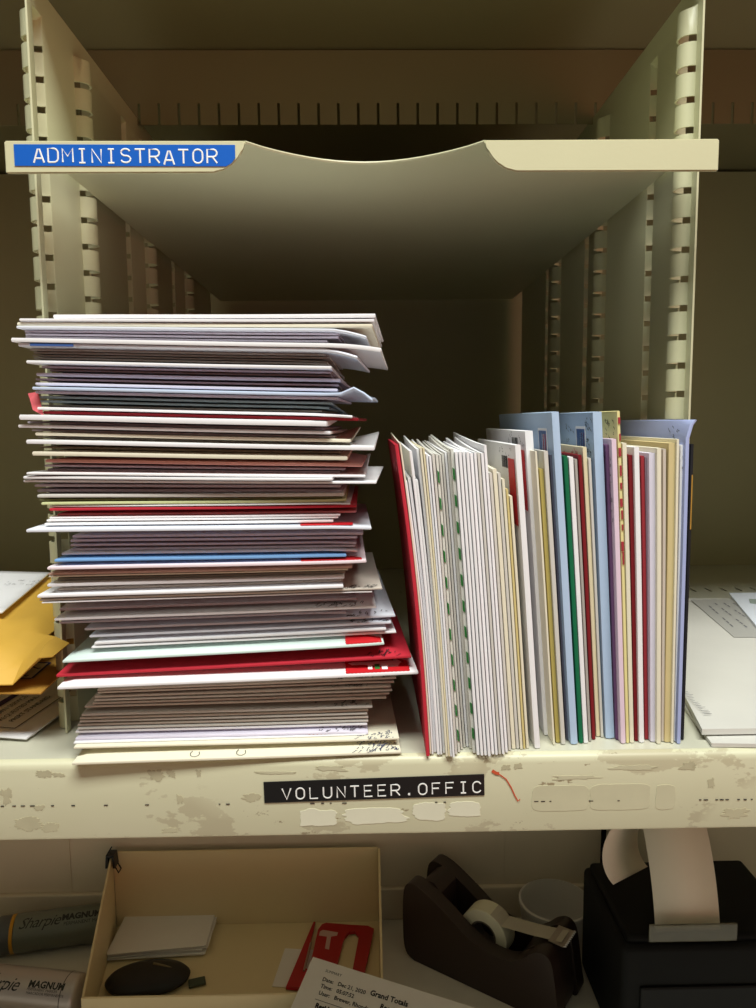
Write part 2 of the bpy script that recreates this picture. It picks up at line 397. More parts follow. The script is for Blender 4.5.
def curve(x_end, s):                    # rounded lip end rising into the scoop
    return [(x_end + s * 0.0165, ZB)] + [(x_end + s * (0.0165 - 0.0165 * (math.sin(t * PI / 2) ** 0.9)), ZB + hz * (1 - math.cos(t * PI / 2)) ** 0.8) for t in (0.2, .4, .55, .7, .8, .9)] + [(x_end, ZS - 0.0004)]
lip([(xa, ZS), (xa, ZB)] + curve(sL, -1), 0)
lip([(xb, ZB), (xb, ZS)] + curve(sR, 1)[::-1], 1)
YT = YL0 - 0.0008
a = P(15, 166, YT); b = P(235.5, 166.5, YT); right = (b - a).normalized(); up = Vector((-right.z, 0, right.x)); hh = (P(14, 144.5, YT) - a).dot(up)
Mx = frame(a, right, up); wd = (b - a).length
bm = bmesh.new()
prism(bm, [(0, 0), (wd - 0.0048, 0), (wd - 0.002, 0.0016), (wd, 0.0042), (wd, hh), (0, hh)], lambda u, v, w: (u, v, w), -0.0001, 0.0004)
bmesh.ops.transform(bm, matrix=Mx, verts=bm.verts)
tp = finish('label_tape', bm, mat('blue_label_tape', '#1560c4', 0.3), sh); tp['label'] = 'blue embossed tape reading ADMINISTRATOR'
st = P(34, 162.8, YT - 0.0003); step = (P(207.5, 163.2, YT) - st).length / 12
bm = bmesh.new(); embossed(bm, 'ADMINISTRATOR', st + Vector((0, -0.0001, 0)), right, up, step, 0.0052, 0.00046, [0, .0003, .0003, 0, 0, 0, 0.0002, 0, 0, -0.0008, -0.0002, 0, 0])
finish('embossed_lettering', bm, WHITEPLASTIC, tp)

# ------------------------------------------------------------------ envelopes
def env_bm(w, d, t, bulge=0.0, warp=None, nu=16, nv=11, seed=0, edge=0.88):
    """a filled envelope lying in its own frame: x along the edge that faces out, y into the shelf, z up"""
    rnd = random.Random(seed); ph = 1.0
    bm = bmesh.new(); lo = []; hi = []; mid = {}
    def sm(e): e = max(0, min(1, e)); return e * e * (3 - 2 * e)
    for j in range(nv + 1):
        rl = []; rh = []
        for i in range(nu + 1):
            u = i / nu; v = j / nv
            u = 0.5 - 0.5 * math.cos(PI * u) * (0.55 + 0.45 * abs(math.cos(PI * u))) ; v = 0.5 - 0.5 * math.cos(PI * v) * (0.6 + 0.4 * abs(math.cos(PI * v)))
            x = u * w; y = v * d
            e = min(x, w - x, y, d - y) / 0.012; p = sm(e)
            wz = warp(u, v) if warp else 0.0
            wz += 0.00018 * math.sin(6 * u + ph) * math.cos(4 * v + ph)
            rl.append(bm.verts.new((x, y, wz - bulge * 0.15 * p)))
            rh.append(bm.verts.new((x, y, wz + t * (edge + (1 - edge) * p) + bulge * 0.85 * p)))
        lo.append(rl); hi.append(rh)
    for j in range(nv):
        for i in range(nu):
            bm.faces.new((lo[j][i], lo[j + 1][i], lo[j + 1][i + 1], lo[j][i + 1]))
            bm.faces.new((hi[j][i], hi[j][i + 1], hi[j + 1][i + 1], hi[j + 1][i]))
    loop = [(j, 0) for j in range(nv, 0, -1)] + [(0, i) for i in range(nu)] + [(j, nu) for j in range(nv)] + [(nv, i) for i in range(nu, 0, -1)]
    out = min(0.0003, t * 0.16); ring = []
    for j, i in loop:
        a, b = lo[j][i].co, hi[j][i].co; q = (a + b) / 2
        if i == 0: q.x -= out
        if i == nu: q.x += out
        if j == 0: q.y -= out
        if j == nv: q.y += out
        ring.append(bm.verts.new(q))
    n = len(loop)
    for k in range(n):
        (j, i), (j2, i2) = loop[k], loop[(k + 1) % n]
        bm.faces.new((lo[j][i], lo[j2][i2], ring[(k + 1) % n], ring[k]))
        bm.faces.new((ring[k], ring[(k + 1) % n], hi[j2][i2], hi[j][i]))
    return bm
def scrib(bm, x0, x1, y0, y1, z, n, rnd, w=0.0004):
    """small handwritten / postmarked strokes on a face z in the envelope's frame"""
    for k in range(n):
        cx, cy = rnd.uniform(x0, x1), rnd.uniform(y0, y1); r = rnd.uniform(0.0005, 0.0016); a = rnd.uniform(0, 6)
        ribbon(bm, [Vector((cx + r * math.cos(a + q) * (1 + .4 * math.sin(3 * q)), cy + r * math.sin(a + 1.7 * q), z)) for q in (0, .8, 1.6, 2.4)], (0, 0, 1), w)
def stamp(parent, x0, x1, y0, y1, z, m, label, teeth=True, inner=None):
    """perforated postage stamp lying on the face z"""
    pts = []; s = 0.0011
    def side(a, b):
        L = math.dist(a, b); n = max(3, int(L / s))
        for i in range(n):
            t = i / n; off = 0.00022 if i % 2 else -0.00012
            dx, dy = (b[0] - a[0]) / L, (b[1] - a[1]) / L
            pts.append((a[0] + dx * L * t + dy * off, a[1] + dy * L * t - dx * off))
    side((x0, y0), (x1, y0)); side((x1, y0), (x1, y1)); side((x1, y1), (x0, y1)); side((x0, y1), (x0, y0))
    bm = bmesh.new(); prism(bm, pts, lambda u, v, w: (u, v, w), z, z + 0.00012)
    ms = [m]
    if inner:
        for (a, b, c, d2, im) in inner:
            if im not in ms: ms.append(im)
            box(bm, x0 + (x1 - x0) * a, x0 + (x1 - x0) * b, y0 + (y1 - y0) * c, y0 + (y1 - y0) * d2, z + 0.0001, z + 0.00018, mi=ms.index(im))
    o = finish('postage_stamp', bm, ms, parent); o['label'] = label; return o
FLAG = [(0.08, 0.92, 0.08, 0.92, STAMPBLUE), (0.15, 0.8, 0.15, 0.24, REDINK), (0.15, 0.8, 0.30, 0.36, PAPER['white']), (0.15, 0.8, 0.36, 0.44, REDINK), (0.15, 0.8, 0.5, 0.56, PAPER['white'])]

def interp(tab, x):
    if x <= tab[0][0]: return tab[0][1]
    for (a, b), (c, d2) in zip(tab, tab[1:]):
        if x <= c: return b + (d2 - b) * (x - a) / (c - a)
    return tab[-1][1]

# --- the stack lying flat: (front-bottom y at x=190, edge px, left px, right px, how far it sticks out in mm, colour)
FLAT = [
(318.2,3.6,54,375,1,'white'),(322,2.6,20,374,3,'white'),(327,3.4,18,372,2,'cream'),(330.6,2.4,17,366,4,'bluewhite'),(334,2,25,339,-2,'lav'),(337.4,2,26,338,-1,'lav'),
(340.7,2,26,327,-1,'lav'),(346,4,12,381,6,'white'),(350.2,3.2,19,357,5,'bluewhite'),(353.5,1.8,30,325,-4,'grey'),(356.5,1.8,34,330,-7,'grey'),(359.3,1.6,33,327,-7,'grey'),
(362.2,1.8,34,328,-4,'grey'),(366.6,3,27,331,3,'white'),(371,2,42,330,-4,'lavgrey'),(374,1.6,50,331,-8,'lavgrey'),(379,3,37,340,-2,'lav'),(383.5,2,36,338,-5,'lavgrey'),
(388.6,2.8,36,337,-1,'lav'),(393,2.8,33,372,5,'palblue'),(396.7,2.6,36,337,2,'lav'),(401.5,2.2,40,331,-1,'teal'),(405.7,2.2,40,328,-1,'teal'),(409.5,1.6,42,322,-3,'grey'),
(413,2.6,38,352,2,'white'),(417.6,3,44,358,-1,'darkred'),(423.5,5,20,326,6,'white'),(427,2,28,324,-5,'lavgrey'),(431.5,3,19,330,4,'white'),(434.7,1.8,32,335,-5,'lavgrey'),
(439,3,36,350,2,'cream'),(441.4,1.6,38,352,-6,'grey'),(447,4,27,374,5,'white'),(451,2,40,340,-6,'creamgrey'),(458,4,33,347,4,'cream'),(464.4,3,46,362,1,'salmon'),
(468.5,2,45,345,-5,'lavgrey'),(472,1.8,48,340,-7,'lavgrey'),(476.2,2.2,27,365,4,'white'),(480,2.6,24,332,5,'white'),(483,2,24,376,4,'white'),(487.2,2.4,35,340,-2,'lavgrey'),
(492,3,38,341,-5,'lavgrey'),(497,3,38,344,1,'greywhite'),(500,1.6,40,342,-3,'olive'),(503.6,2.6,42,346,1,'palegreen'),(505.8,1.5,50,350,1,'white'),(509.4,2.6,50,356,1,'red'),
(514.5,2,58,356,-3,'pink'),(517.6,1.8,50,340,0,'white'),(520,1.8,47,338,1,'white'),(524,2.4,45,333,2,'white'),(530.5,3,27,371,7,'bluewhite'),(536.5,2.4,73,363,-4,'lav'),
(540.5,2.4,71,357,-4,'lav'),(545,2.2,71,356,-4,'lav'),(549.6,2.4,71,355,-4,'lav'),(553,2,62,357,0,'white'),(559.6,2.6,55,346,4,'blue'),(567,3,48,366,6,'pinkwhite'),
(572,2,49,352,1,'tan'),(574,1.4,49,348,1,'cream'),(577.6,2,58,345,-4,'grey'),(583,3,48,344,3,'white'),(588,2.2,58,342,-2,'taupe'),(593,3,38,343,6,'white'),
(596,1.8,40,382,5,'taupe'),(598.4,1.4,42,372,5,'white'),(606,2.4,60,356,-3,'lavgrey'),(615.5,2.6,55,376,2,'white'),(618.6,1.8,60,346,-1,'lavgrey'),(626,2.4,85,395,-4,'bluewhite'),
(633,2.4,90,391,-1,'bluewhite'),(640,2.4,95,386,1,'white'),(643.5,2,92,396,1,'white'),(656,2.4,63,384,9,'mint'),(670,3,57,411,8,'red'),(684,3,58,418,15,'white'),
(687.2,1.8,98,396,0,'taupe'),(690,1.8,98,394,0,'taupe'),(694.6,2,95,390,1,'taupe'),(698,2,95,392,1,'greywhite'),(701.4,2,93,389,1,'taupe'),(704.6,2,85,386,2,'taupe'),
(713,2.4,82,372,4,'greywhite'),(716.2,2,80,368,3,'taupe'),(719.4,2,80,367,3,'greywhite'),(723,2,78,368,3,'taupe'),(726.6,2,78,368,4,'greywhite'),(730,2.2,76,367,4,'white'),
(740,2.4,76,368,8,'lavwhite'),(742.6,1.6,74,366,8,'white'),(745.8,2,74,399,12,'cream'),(754,2.6,72,401,18,'cream')]
YAW = [(315, -3.0), (420, -2.6), (480, -1.2), (530, 0.8), (600, 2.6), (650, 3.4), (684, 3.2), (760, 2.4)]
FWD = [(315, -.031), (420, -.031), (480, -.029), (530, -.027), (570, -.023), (600, -.019), (640, -.012), (690, -.005), (740, 0), (760, 0)]   # how far the stack leans out over the shelf edge
SLOPE = [(315, .006), (345, -.016), (365, -.019), (400, -.021), (440, -.022), (460, -.014), (475, -.010), (490, 0), (505, .011), (525, .012), (545, .012), (560, .018), (595, .034),
         (625, .042), (650, .055), (670, .055), (690, .038), (710, .028), (735, .027), (760, .027)]
NAMES = dict(white='white', cream='cream', bluewhite='bluish white', lav='pale lavender', lavgrey='mauve grey', grey='grey', palblue='pale blue', teal='grey teal', darkred='dark red',
             creamgrey='grey cream', salmon='salmon pink', olive='olive green', palegreen='pale yellow-green', red='scarlet', pink='dusty pink', blue='sky blue', pinkwhite='pinkish white',
             tan='tan pink', taupe='taupe white', mint='mint', greywhite='off-white', lavwhite='lavender white', manila='manila', yellow='yellow', oliveyellow='olive yellow', slate='slate grey',
             lightblue='light blue', green='dark green', purple='purple', rose='pale pink', paleyellow='pale yellow', maroon='dark red', brick='brick red', mauve='mauve', tanpaper='tan',
             bluelav='lavender blue', darkcard='black', stripe='green-striped white')
ORD = ['', 'first', 'second', 'third', 'fourth', 'fifth', 'sixth', 'seventh', 'eighth', 'ninth', 'tenth', 'eleventh']
FLAT_MARKS = {0: None, 19: 'folded-corner one', 25: 'dark red one', 35: 'salmon pink one', 45: 'pale yellow-green one', 58: 'sky blue one', 76: 'wide scarlet one', 93: None}
def flat_label(i, key):
    fixed = {0: 'thick white envelope on the very top of the flat stack', 93: 'wide cream envelope with pen marks at the very bottom of the flat stack',
             19: 'pale blue envelope whose right corner is folded up, in the flat stack', 25: 'dark red envelope lying in the upper half of the flat stack', 35: 'salmon pink envelope lying in the middle of the flat stack',
             45: 'pale yellow-green envelope lying in the middle of the flat stack', 58: 'sky blue envelope lying in the lower half of the flat stack', 76: 'wide scarlet envelope sticking out of the flat stack above a white one',
             75: 'mint envelope with a red stamp directly above the wide scarlet one', 77: 'large white envelope with a red stamp directly under the wide scarlet one', 47: 'scarlet envelope in mid-stack, two below the pale yellow-green one'}
    if i in fixed: return fixed[i]
    best = None
    for k, nm in FLAT_MARKS.items():
        dd = abs(i - k)
        if best is None or dd < best[0]: best = (dd, k, nm)
    dd, k, nm = best
    if k == 0: return '%s envelope, %s from the top of the flat stack' % (NAMES[key], ORD[i + 1])
    if k == 93: return '%s envelope, %s from the bottom of the flat stack' % (NAMES[key], ORD[93 - i + 1])
    return '%s envelope in the flat stack, %s %s %s' % (NAMES[key], ORD[dd], 'below' if i > k else 'above', 'the ' + nm)

prev = None; flats = {}; DIM = {}
order = list(range(len(FLAT)))[::-1]
def front(i, x, y, Y): return P(x, y, Y)
geo = {}
for i in order:                         # from the bottom upwards
    yb, tp_, xl, xr, prot, key = FLAT[i]
    rnd = random.Random(100 + i)
    yaw = interp(YAW, yb) + rnd.uniform(-0.5, 0.5)
    if xl < 26: yaw = min(yaw, -3.0)
    m = interp(SLOPE, yb); Y0 = -prot / 1000 * 1.0 + 0.001 - (0.0015 if yb > 740 else 0) + interp(FWD, yb)
    tn = math.tan(math.radians(yaw))
    A = P(xl, yb + m * (190 - xl), Y0); A = P(xl, yb + m * (190 - xl), Y0 + (A.x + 0.097) * tn)
    B = P(xr, yb - m * (xr - 190), Y0); B = P(xr, yb - m * (xr - 190), Y0 + (B.x + 0.097) * tn)
    t = tp_ * U * 1.04
    zl, zr = A.z, B.z
    geo[i] = [A, B, t, yaw]
# keep every envelope above the one below it (heights compared at two fixed places)
def zat(g, x):
    A, B = g[0], g[1]; return A.z + (B.z - A.z) * (x - A.x) / (B.x - A.x)
XA, XB = -0.16, -0.02
base = None; moved = 0
for i in order:
    g = geo[i]; za, zb_ = zat(g, XA), zat(g, XB)
    if base is None:
        na = nb = 0.0009
    else:
        na = max(za, base[0] + 0.0002); nb = max(zb_, base[1] + 0.0002)
    moved = max(moved, na - za, nb - zb_)
    sl = (nb - na) / (XB - XA)
    g[0].z = na + sl * (g[0].x - XA); g[1].z = na + sl * (g[1].x - XA)
    g.append((na, nb)); base = (na + g[2], nb + g[2])
for n_, i in enumerate(order):
    yb, tp_, xl, xr, prot, key = FLAT[i]; A, B, t, yaw, zz = geo[i]
    rnd = random.Random(500 + i)
    gap = 0.0
    if i > 0:
        nz = geo[i - 1][4]; gap = max(0.0, min(nz[0] - zz[0], nz[1] - zz[1]) - t)
    right = B - A; w = right.length; depth = max(0.105, min(0.135, w / 1.38)); bul = min(gap * 0.8, 0.003)
    if A.x - 0.12 * math.sin(math.radians(yaw)) < XL + 0.0115: depth = min(depth, 0.0850 - A.y)
    inward = Vector((-math.sin(math.radians(yaw)), math.cos(math.radians(yaw)), 0))
    warp = None
    if i in (3, 8): warp = lambda u, v: -0.0035 * max(0, (u - 0.9) / 0.1) ** 1.5 * (1 - v * .3)
    if i == 7: warp = lambda u, v: -0.002 * max(0, (u - 0.86) / 0.14) ** 2
    if i == 19: warp = lambda u, v: (0.009 * max(0, (u - 0.9) / 0.1) ** 1.3 if u < 0.955 else 0.0035 - 0.006 * (u - 0.955) / 0.045) * max(0, 1 - 2.2 * v)
    if i in (26, 30, 32, 34, 38, 41): warp = lambda u, v: 0.0065 * max(0, (u - 0.84) / 0.16) ** 1.4 * max(0, v - 0.12)
    if i in (10, 13, 15, 17, 21): warp = lambda u, v: -0.005 * max(0, (u - 0.86) / 0.14) ** 1.3 * max(0, v - 0.05)
    if warp is None and rnd.random() < 0.5:
        k1, k2 = rnd.uniform(-0.0022, 0.0012), rnd.uniform(0.82, 0.93)
        warp = lambda u, v, k1=k1, k2=k2: k1 * max(0, (u - k2) / (1 - k2)) ** 1.5 * (0.4 + 0.6 * v)
    bm = env_bm(w, depth, t, bul, warp, seed=i, nu=24 if i in (3, 7, 8, 19) else 16)
    o = finish('envelope', bm, PAPER[key], None, smooth=True)
    o.matrix_world = frame(A, right, inward)
    tag(o, flat_label(i, key), 'envelope', 'envelopes lying in the flat stack'); flats[i] = o; o['_w'] = w; o['_t'] = t; DIM[i] = (w, depth, t, bul)
def Wof(i): return flats[i]['_w']
def drape(i, o, lift):                 # lay a mark on the slightly domed upper face
    w, d, t, bul = DIM[i]
    for v in o.data.vertices:
        e = max(0, min(1, min(v.co.x, w - v.co.x, v.co.y, d - v.co.y) / 0.012)); p = e * e * (3 - 2 * e)
        v.co.z = v.co.z + t * (0.88 + 0.12 * p) + bul * 0.85 * p + 0.00018 * math.sin(6 * v.co.x / w + 1) * math.cos(4 * v.co.y / d + 1) + lift
# stamps and pen marks on the upper faces that show
for i, x0, x1, dep, m, lab in [(52, 66, 17, 0.006, REDINK, 'red postage stamp'), (59, 62, 4, 0.006, REDINK, 'red postage stamp'), (75, 38, 2, 0.010, REDINK, 'red postage stamp'), (77, 72, 8, 0.016, REDINK, 'red festive postage stamp'),
                               (91, 60, 8, 0.006, mat('orange_ink', '#c8612c', 0.6), 'orange postage stamp')]:
    w = Wof(i); x0 *= U; x1 *= U
    inn = [(0.35, 0.42, .15, .5, PAPER['white']), (0.46, 0.54, .2, .5, GREENINK), (0.57, 0.66, .15, .5, PAPER['white'])] if i == 77 else None
    so_ = stamp(flats[i], w - x0, w - x1, 0.0008, 0.0008 + dep, 0.0, m, lab, inner=inn); drape(i, so_, 0.0003)
for i, x0, x1, n in [(66, 34, 3, 26), (69, 60, 4, 22), (71, 50, 4, 16), (72, 40, 2, 18), (76, 45, 4, 16), (78, 60, 4, 20), (80, 60, 4, 20), (84, 60, 4, 16), (90, 50, 6, 18), (92, 44, 2, 34), (93, 48, 3, 50)]:
    w = Wof(i); bm = bmesh.new()
    scrib(bm, w - x0 * U, w - x1 * U, 0.0008, 0.010 if i > 90 else 0.006, 0.0, n, random.Random(i))
    drape(i, finish('postmark', bm, NAVY if i > 90 else INK, flats[i]), 0.00035)
w = Wof(93); bm = bmesh.new()
for cx in (118, 164):
    c0 = Vector((cx * U, 0.0040, 0.0))
    ribbon(bm, [c0 + Vector((0.0026 * math.cos(a), 0.0026 * math.sin(a), 0)) for a in (2.2, 2.9, 3.6, 4.3, 5.0, 5.7, 6.2, 6.9)], (0, 0, 1), 0.0004)
drape(93, finish('pen_mark', bm, INK, flats[93]), 0.00035)
bm = bmesh.new(); box(bm, 0.006, 0.028, -0.0007, -0.0004, 0.0004, 0.0018); scrib(bm, 0.004, 0.034, 0.0, 0.002, 0.0014, 10, random.Random(4))
finish('printed_corner', bm, BLUEINK, flats[8])
# folded red flap sticking out at the left of the dark red envelope
bm = bmesh.new(); q = [P(44, 416, -.028), P(38, 392, -.026), P(28, 393.5, -.027), P(30, 399, -.027), P(33, 410, -.028)]
inv = flats[25].matrix_world.inverted()
vs = [bm.verts.new(inv @ p) for p in q]; bm.faces.new(vs)
fo = finish('flap', bm, mat('paper_coral', '#d9626a', 0.6), flats[25]); md = fo.modifiers.new('sheet', 'SOLIDIFY'); md.thickness = 0.0004
for i in flats: del flats[i]['_w'], flats[i]['_t']

# --- the row standing on edge: (left px, right px at y=630, top y, bottom y, colour, depth)
UP = [(413.2,417,446,753,'red',.135),(417.6,419.4,444,752,'cream',.13),(419.9,421.6,482,751,'white',.11),(422,425,479,751,'white',.11),(425.5,428.4,452,752,'white',.13),(429,431.3,481,752,'white',.11),
(432,434.6,450,752,'white',.13),(435.1,437.2,449,754,'cream',.13),(437.7,439.6,449,754,'manila',.13),(440,442,455,755,'white',.12),(442.6,444.8,457,755,'white',.12),(445.4,448,455,752,'greywhite',.12),
(448.6,451.2,455,750,'stripe',.125),(451.8,454,456,748,'greywhite',.12),(454.6,457,455,746,'greywhite',.12),(457.6,460,453,745,'white',.12),(460.6,463,452,746,'greywhite',.12),(463.6,466.8,450,750,'stripe',.125),
(467.6,470.6,453,752,'white',.12),(471.4,474.4,453,753,'white',.12),(475.2,478,453,753,'white',.12),(478.8,481.8,453,753,'white',.12),(482.6,485.6,454,753,'white',.12),(486.4,489,453,752,'white',.12),
(489.8,492.4,454,752,'greywhite',.12),(493.2,496,454,751,'white',.12),(496.8,499.4,446,750,'white',.14),(500.2,503,474,748,'greywhite',.11),(503.6,507.6,470,747,'cream',.11),(508.2,511.2,474,747,'greywhite',.11),
(512,514.8,480,746,'cream',.11),(515.4,517.6,490,746,'yellow',.11),(518.4,521.2,497,746,'cream',.11),(526.6,532.6,446,746,'white',.14),(536.8,545.2,432,733,'white',.14),(546,548,452,742,'cream',.12),
(548.8,553.2,470,741,'oliveyellow',.115),(554.2,558.6,452,742,'greywhite',.125),(559.8,562.4,456,738,'slate',.12),(563.6,571.2,413,741,'lightblue',.165),(572.8,577,457,741,'green',.12),(577.6,582.2,458,741,'white',.12),
(583.2,585.8,460,738,'grey',.12),(586.6,590.2,456,737,'maroon',.12),(591,595.2,448,735,'manila',.125),(596,598.8,459,735,'greywhite',.12),(600.6,610.2,413,737,'lightblue',.165),(611.8,616.6,446,738,'purple',.12),
(617.2,622.2,440,741,'rose',.125),(623,626,412,741,'paleyellow',.165),(626.8,631.2,444,741,'cream',.12),(632,636.2,456,738,'maroon',.12),(637,642.2,448,741,'white',.125),(643.2,646.8,457,738,'brick',.12),
(647.2,648.8,458,738,'mauve',.12),(649.4,655.8,454,739,'lavwhite',.12),(656.6,661,449,741,'cream',.12),(661.8,665,450,739,'taupe',.12),(665.6,672.4,444,740,'tanpaper',.125),(673.2,675.6,440,741,'cream',.13),
(676.2,679.4,446,739,'white',.12),(680,683.8,421,741,'bluelav',.155),(684.6,687.6,445,738,'darkcard',.11)]
LEAN = [(405, .114), (420, .098), (450, .075), (500, .070), (540, .064), (570, .058), (605, .043), (650, .012), (688, -.034)]
UMARKS = {0: 'scarlet one', 12: 'left green-striped one', 17: 'right green-striped one', 32: None, 39: 'left tall light blue one', 40: 'dark green one', 46: 'right tall light blue one', 49: 'tall pale yellow one', 61: 'lavender blue one'}
def up_label(i, key):
    fx_ = {0: 'scarlet envelope standing at the left end of the upright row', 12: 'left one of two upright envelopes with green dashes along the edge', 17: 'right one of two upright envelopes with green dashes along the edge',
           33: 'thick white upright envelope with a red stamp, left of its thicker twin', 34: 'thick white upright envelope with a red stamp, right of its thinner twin',
           36: 'olive yellow envelope standing left of the left tall light blue one', 39: 'left of the two tall light blue upright envelopes, a flag stamp on it', 40: 'dark green envelope standing in the upright row',
           46: 'right of the two tall light blue upright envelopes, a flag stamp and handwriting on it', 47: 'purple envelope standing right of the right tall light blue one', 48: 'pale pink envelope standing right of the purple one',
           49: 'tall pale yellow upright envelope with a red and white candy-striped edge', 61: 'lavender blue envelope with a curled top standing near the right end', 62: 'black photo card standing at the right end of the upright row',
           58: 'thick tan envelope standing in the right part of the upright row', 51: 'dark red envelope standing second right of the tall pale yellow one', 53: 'brick red envelope standing right of a white one near the right end'}
    if i in fx_: return fx_[i]
    best = None
    for k, nm in UMARKS.items():
        if nm and (best is None or abs(i - k) < best[0]): best = (abs(i - k), k, nm)
    dd, k, nm = best
    return '%s upright envelope, %s %s of the %s' % (NAMES[key], ORD[dd], 'right' if i > k else 'left', nm)
ups = {}
for i, (xa_, xb_, yt, yb, key, dep) in enumerate(UP):
    rnd = random.Random(900 + i); yb += 2.5 + rnd.uniform(-1.0, 1.0)
    def at(x630, y): return x630 + interp(LEAN, x630) * (y - 630)
    base = PZ(at(xb_, yb), yb, 0.0003); Y = base.y; top = P(at(xb_, yt), yt, Y)
    t = (P(xb_, 630, Y) - P(xa_, 630, Y)).length * 0.93
    upv = top - base; hgt = upv.length; dz = t * max(0, -upv.x / hgt) + 0.0004; base.z += dz; top.z += dz
    yw = math.radians(rnd.uniform(-0.06, 0.06)); inward = Vector((-math.sin(yw), math.cos(yw), 0))
    bow = 0.0022 * max(0, min(1, (450 - xa_) / 40))
    sag = 0.0
    wf = lambda u, v, bow=bow, sag=sag: -bow * 4 * u * (1 - u) + sag * math.sin(PI * u) * v
    if i == 61: wf = lambda u, v: -0.004 * max(0, (u - 0.95) / 0.05) ** 2 * max(0, 1 - 3 * v)
    bm = env_bm(hgt, dep, t, 0.0, wf, seed=300 + i, edge=0.96)
    if i == 49: pass
    if 0 < i < 33:
        lift = rnd.uniform(0.0, 0.006)
        for v in bm.verts: v.co.x += lift * (v.co.x / hgt) * max(0, v.co.y / dep) ** 1.5
    o = finish('envelope', bm, PAPER[key], None, smooth=True); o.matrix_world = frame(base, upv, inward)
    tag(o, up_label(i, key), 'envelope' if i != 62 else 'card', 'envelopes standing in the upright row'); ups[i] = (o, hgt, t, dep)
    if key == 'stripe':                 # green dashes printed along the outward edge
        bm = bmesh.new(); s = 0.004 + rnd.uniform(0, .004)
        while s < hgt - 0.006:
            prism(bm, [(s, 0.15 * t), (s + 0.0062, 0.15 * t), (s + 0.0072, 0.85 * t), (s + 0.001, 0.85 * t)], lambda u, v, w: (u, w, v), -0.00065, 0.0006); s += 0.0146
        finish('green_dashes', bm, GREENINK, o)
    if i == 49:
        bm = bmesh.new(); s = hgt * 0.55
        while s < hgt - 0.004:
            box(bm, s, s + rnd.uniform(.003, .008), -0.0007, 0.0006, 0.05 * t, rnd.uniform(.5, .95) * t); s += rnd.uniform(.006, .012)
        finish('candy_stripes', bm, mat('soft_red_ink', '#a8303a', 0.6), o)
# stamps and writing on the left faces that show above their shorter neighbours (face z = thickness)
def facemark(i, s0, s1, y0, y1, n, m=INK):
    o, h, t, dep = ups[i]; bm = bmesh.new(); scrib(bm, h - s1, h - s0, y0, y1, t + 0.0003, n, random.Random(i * 7), 0.00045)
    finish('handwriting', bm, m, o)
for i, s0, s1, y0, y1, m, lab, inn in [(33, .008, .045, .004, .022, REDINK, 'red postage stamp', None), (34, .011, .046, .004, .02, REDINK, 'red postage stamp', None),
                                   (39, .009, .025, .012, .034, PAPER['white'], 'flag postage stamp', FLAG), (46, .008, .026, .014, .034, PAPER['white'], 'flag postage stamp', FLAG),
                                   (61, .012, .030, .012, .034, NAVY, 'dark flag postage stamp', FLAG[1:4])]:
    o, h, t, dep = ups[i]; stamp(o, h - s1, h - s0, y0, y1, t + 0.0003, m, lab, inner=inn)
def barcode(i, s0, s1, y0, y1):
    o, h, t, dep = ups[i]; bm = bmesh.new(); s = y0; rnd = random.Random(i)
    while s < y1:
        box(bm, h - s1, h - s0, s, s + rnd.choice((.0004, .0006, .0009)), t + 0.00015, t + 0.00035); s += rnd.choice((.0018, .0026))
    finish('printed_barcode', bm, INK, o)
barcode(34, .004, .011, .022, .04); barcode(33, .007, .014, .025, .042)
for a in ((33, .002, .03, .003, .05, 26), (34, .002, .03, .002, .05, 30), (46, .004, .028, .002, .014, 26), (46, .006, .028, .036, .06, 16), (48, .002, .05, .002, .01, 40), (47, .002, .04, .002, .012, 30), (49, .004, .02, .004, .02, 24), (61, .004, .03, .002, .03, 30), (26, .004, .012, .006, .03, 14)):
    facemark(*a)
facemark(44, .002, .01, .004, .04, 30, REDINK); facemark(0, .02, .06, .004, .02, 24, NAVY)
# photograph spot on the black card edge
o, h, t, dep = ups[62]; bm = bmesh.new(); box(bm, h * 0.72, h * 0.9, -0.0006, 0.001, 0.0001, t * 0.5, 0.0002); finish('printed_photo', bm, mat('photo_amber', '#b98c3c', 0.35), o)

# ------------------------------------------------------------------ mail in the neighbouring compartments
# left: white envelope beneath, printed white mailer, kraft envelope, yellow padded mailer, white letter on top
def slab(name, corners, z, t, m, label, cat, bulge=0.0, warp=None, group=None, nu=16):
    """flat mail piece from its front-left, front-right and back-right ground points"""
    A, B, C = [Vector(c) for c in corners]; w = (B - A).length; d = (C - B).length
    bm = env_bm(w, d, t, bulge, warp, nu=nu, nv=14, seed=len(label))
    o = finish(name, bm, m, None, smooth=True); o.matrix_world = frame((A.x, A.y, z), B - A, C - B); tag(o, label, cat, group); return o, w, d
GL = 'mail lying in the left compartment'
A = PZ(-70, 735, 0.0015); B = PZ(33, 735, 0.0015); dv = (PZ(57, 705, 0.0015) - B).normalized() * 0.16
o, w, d = slab('envelope', (A, B, B + dv), 0.0005, 0.0012, PAPER['greywhite'], 'plain white envelope lowest in the left compartment, corner showing beside the divider', 'envelope', 0.001, group=GL)
A = PZ(-90, 723, 0.008); B = PZ(26, 733, 0.006); B2 = PZ(54, 697, 0.010); dv = (B2 - B); dv.z = 0; dv = dv.normalized() * 0.15
right = B - A; right.z = 0
wp = lambda u, v: 0.0045 * v + 0.001
o, w, d = slab('printed_mailer', (A, B, B + dv), 0.0028, 0.0012, PAPER['white'], 'white printed mailer with boxed address and purple stripe under the kraft envelope', 'envelope', 0.0, wp, group=GL)
zf = 0.0042
def onface(o, bm, build): build(bm); return finish
bm = bmesh.new()
def L(x, y): return Vector((w - x, y, 0.0045 * (y / d) + 0.001 + 0.0012 + 0.0004))
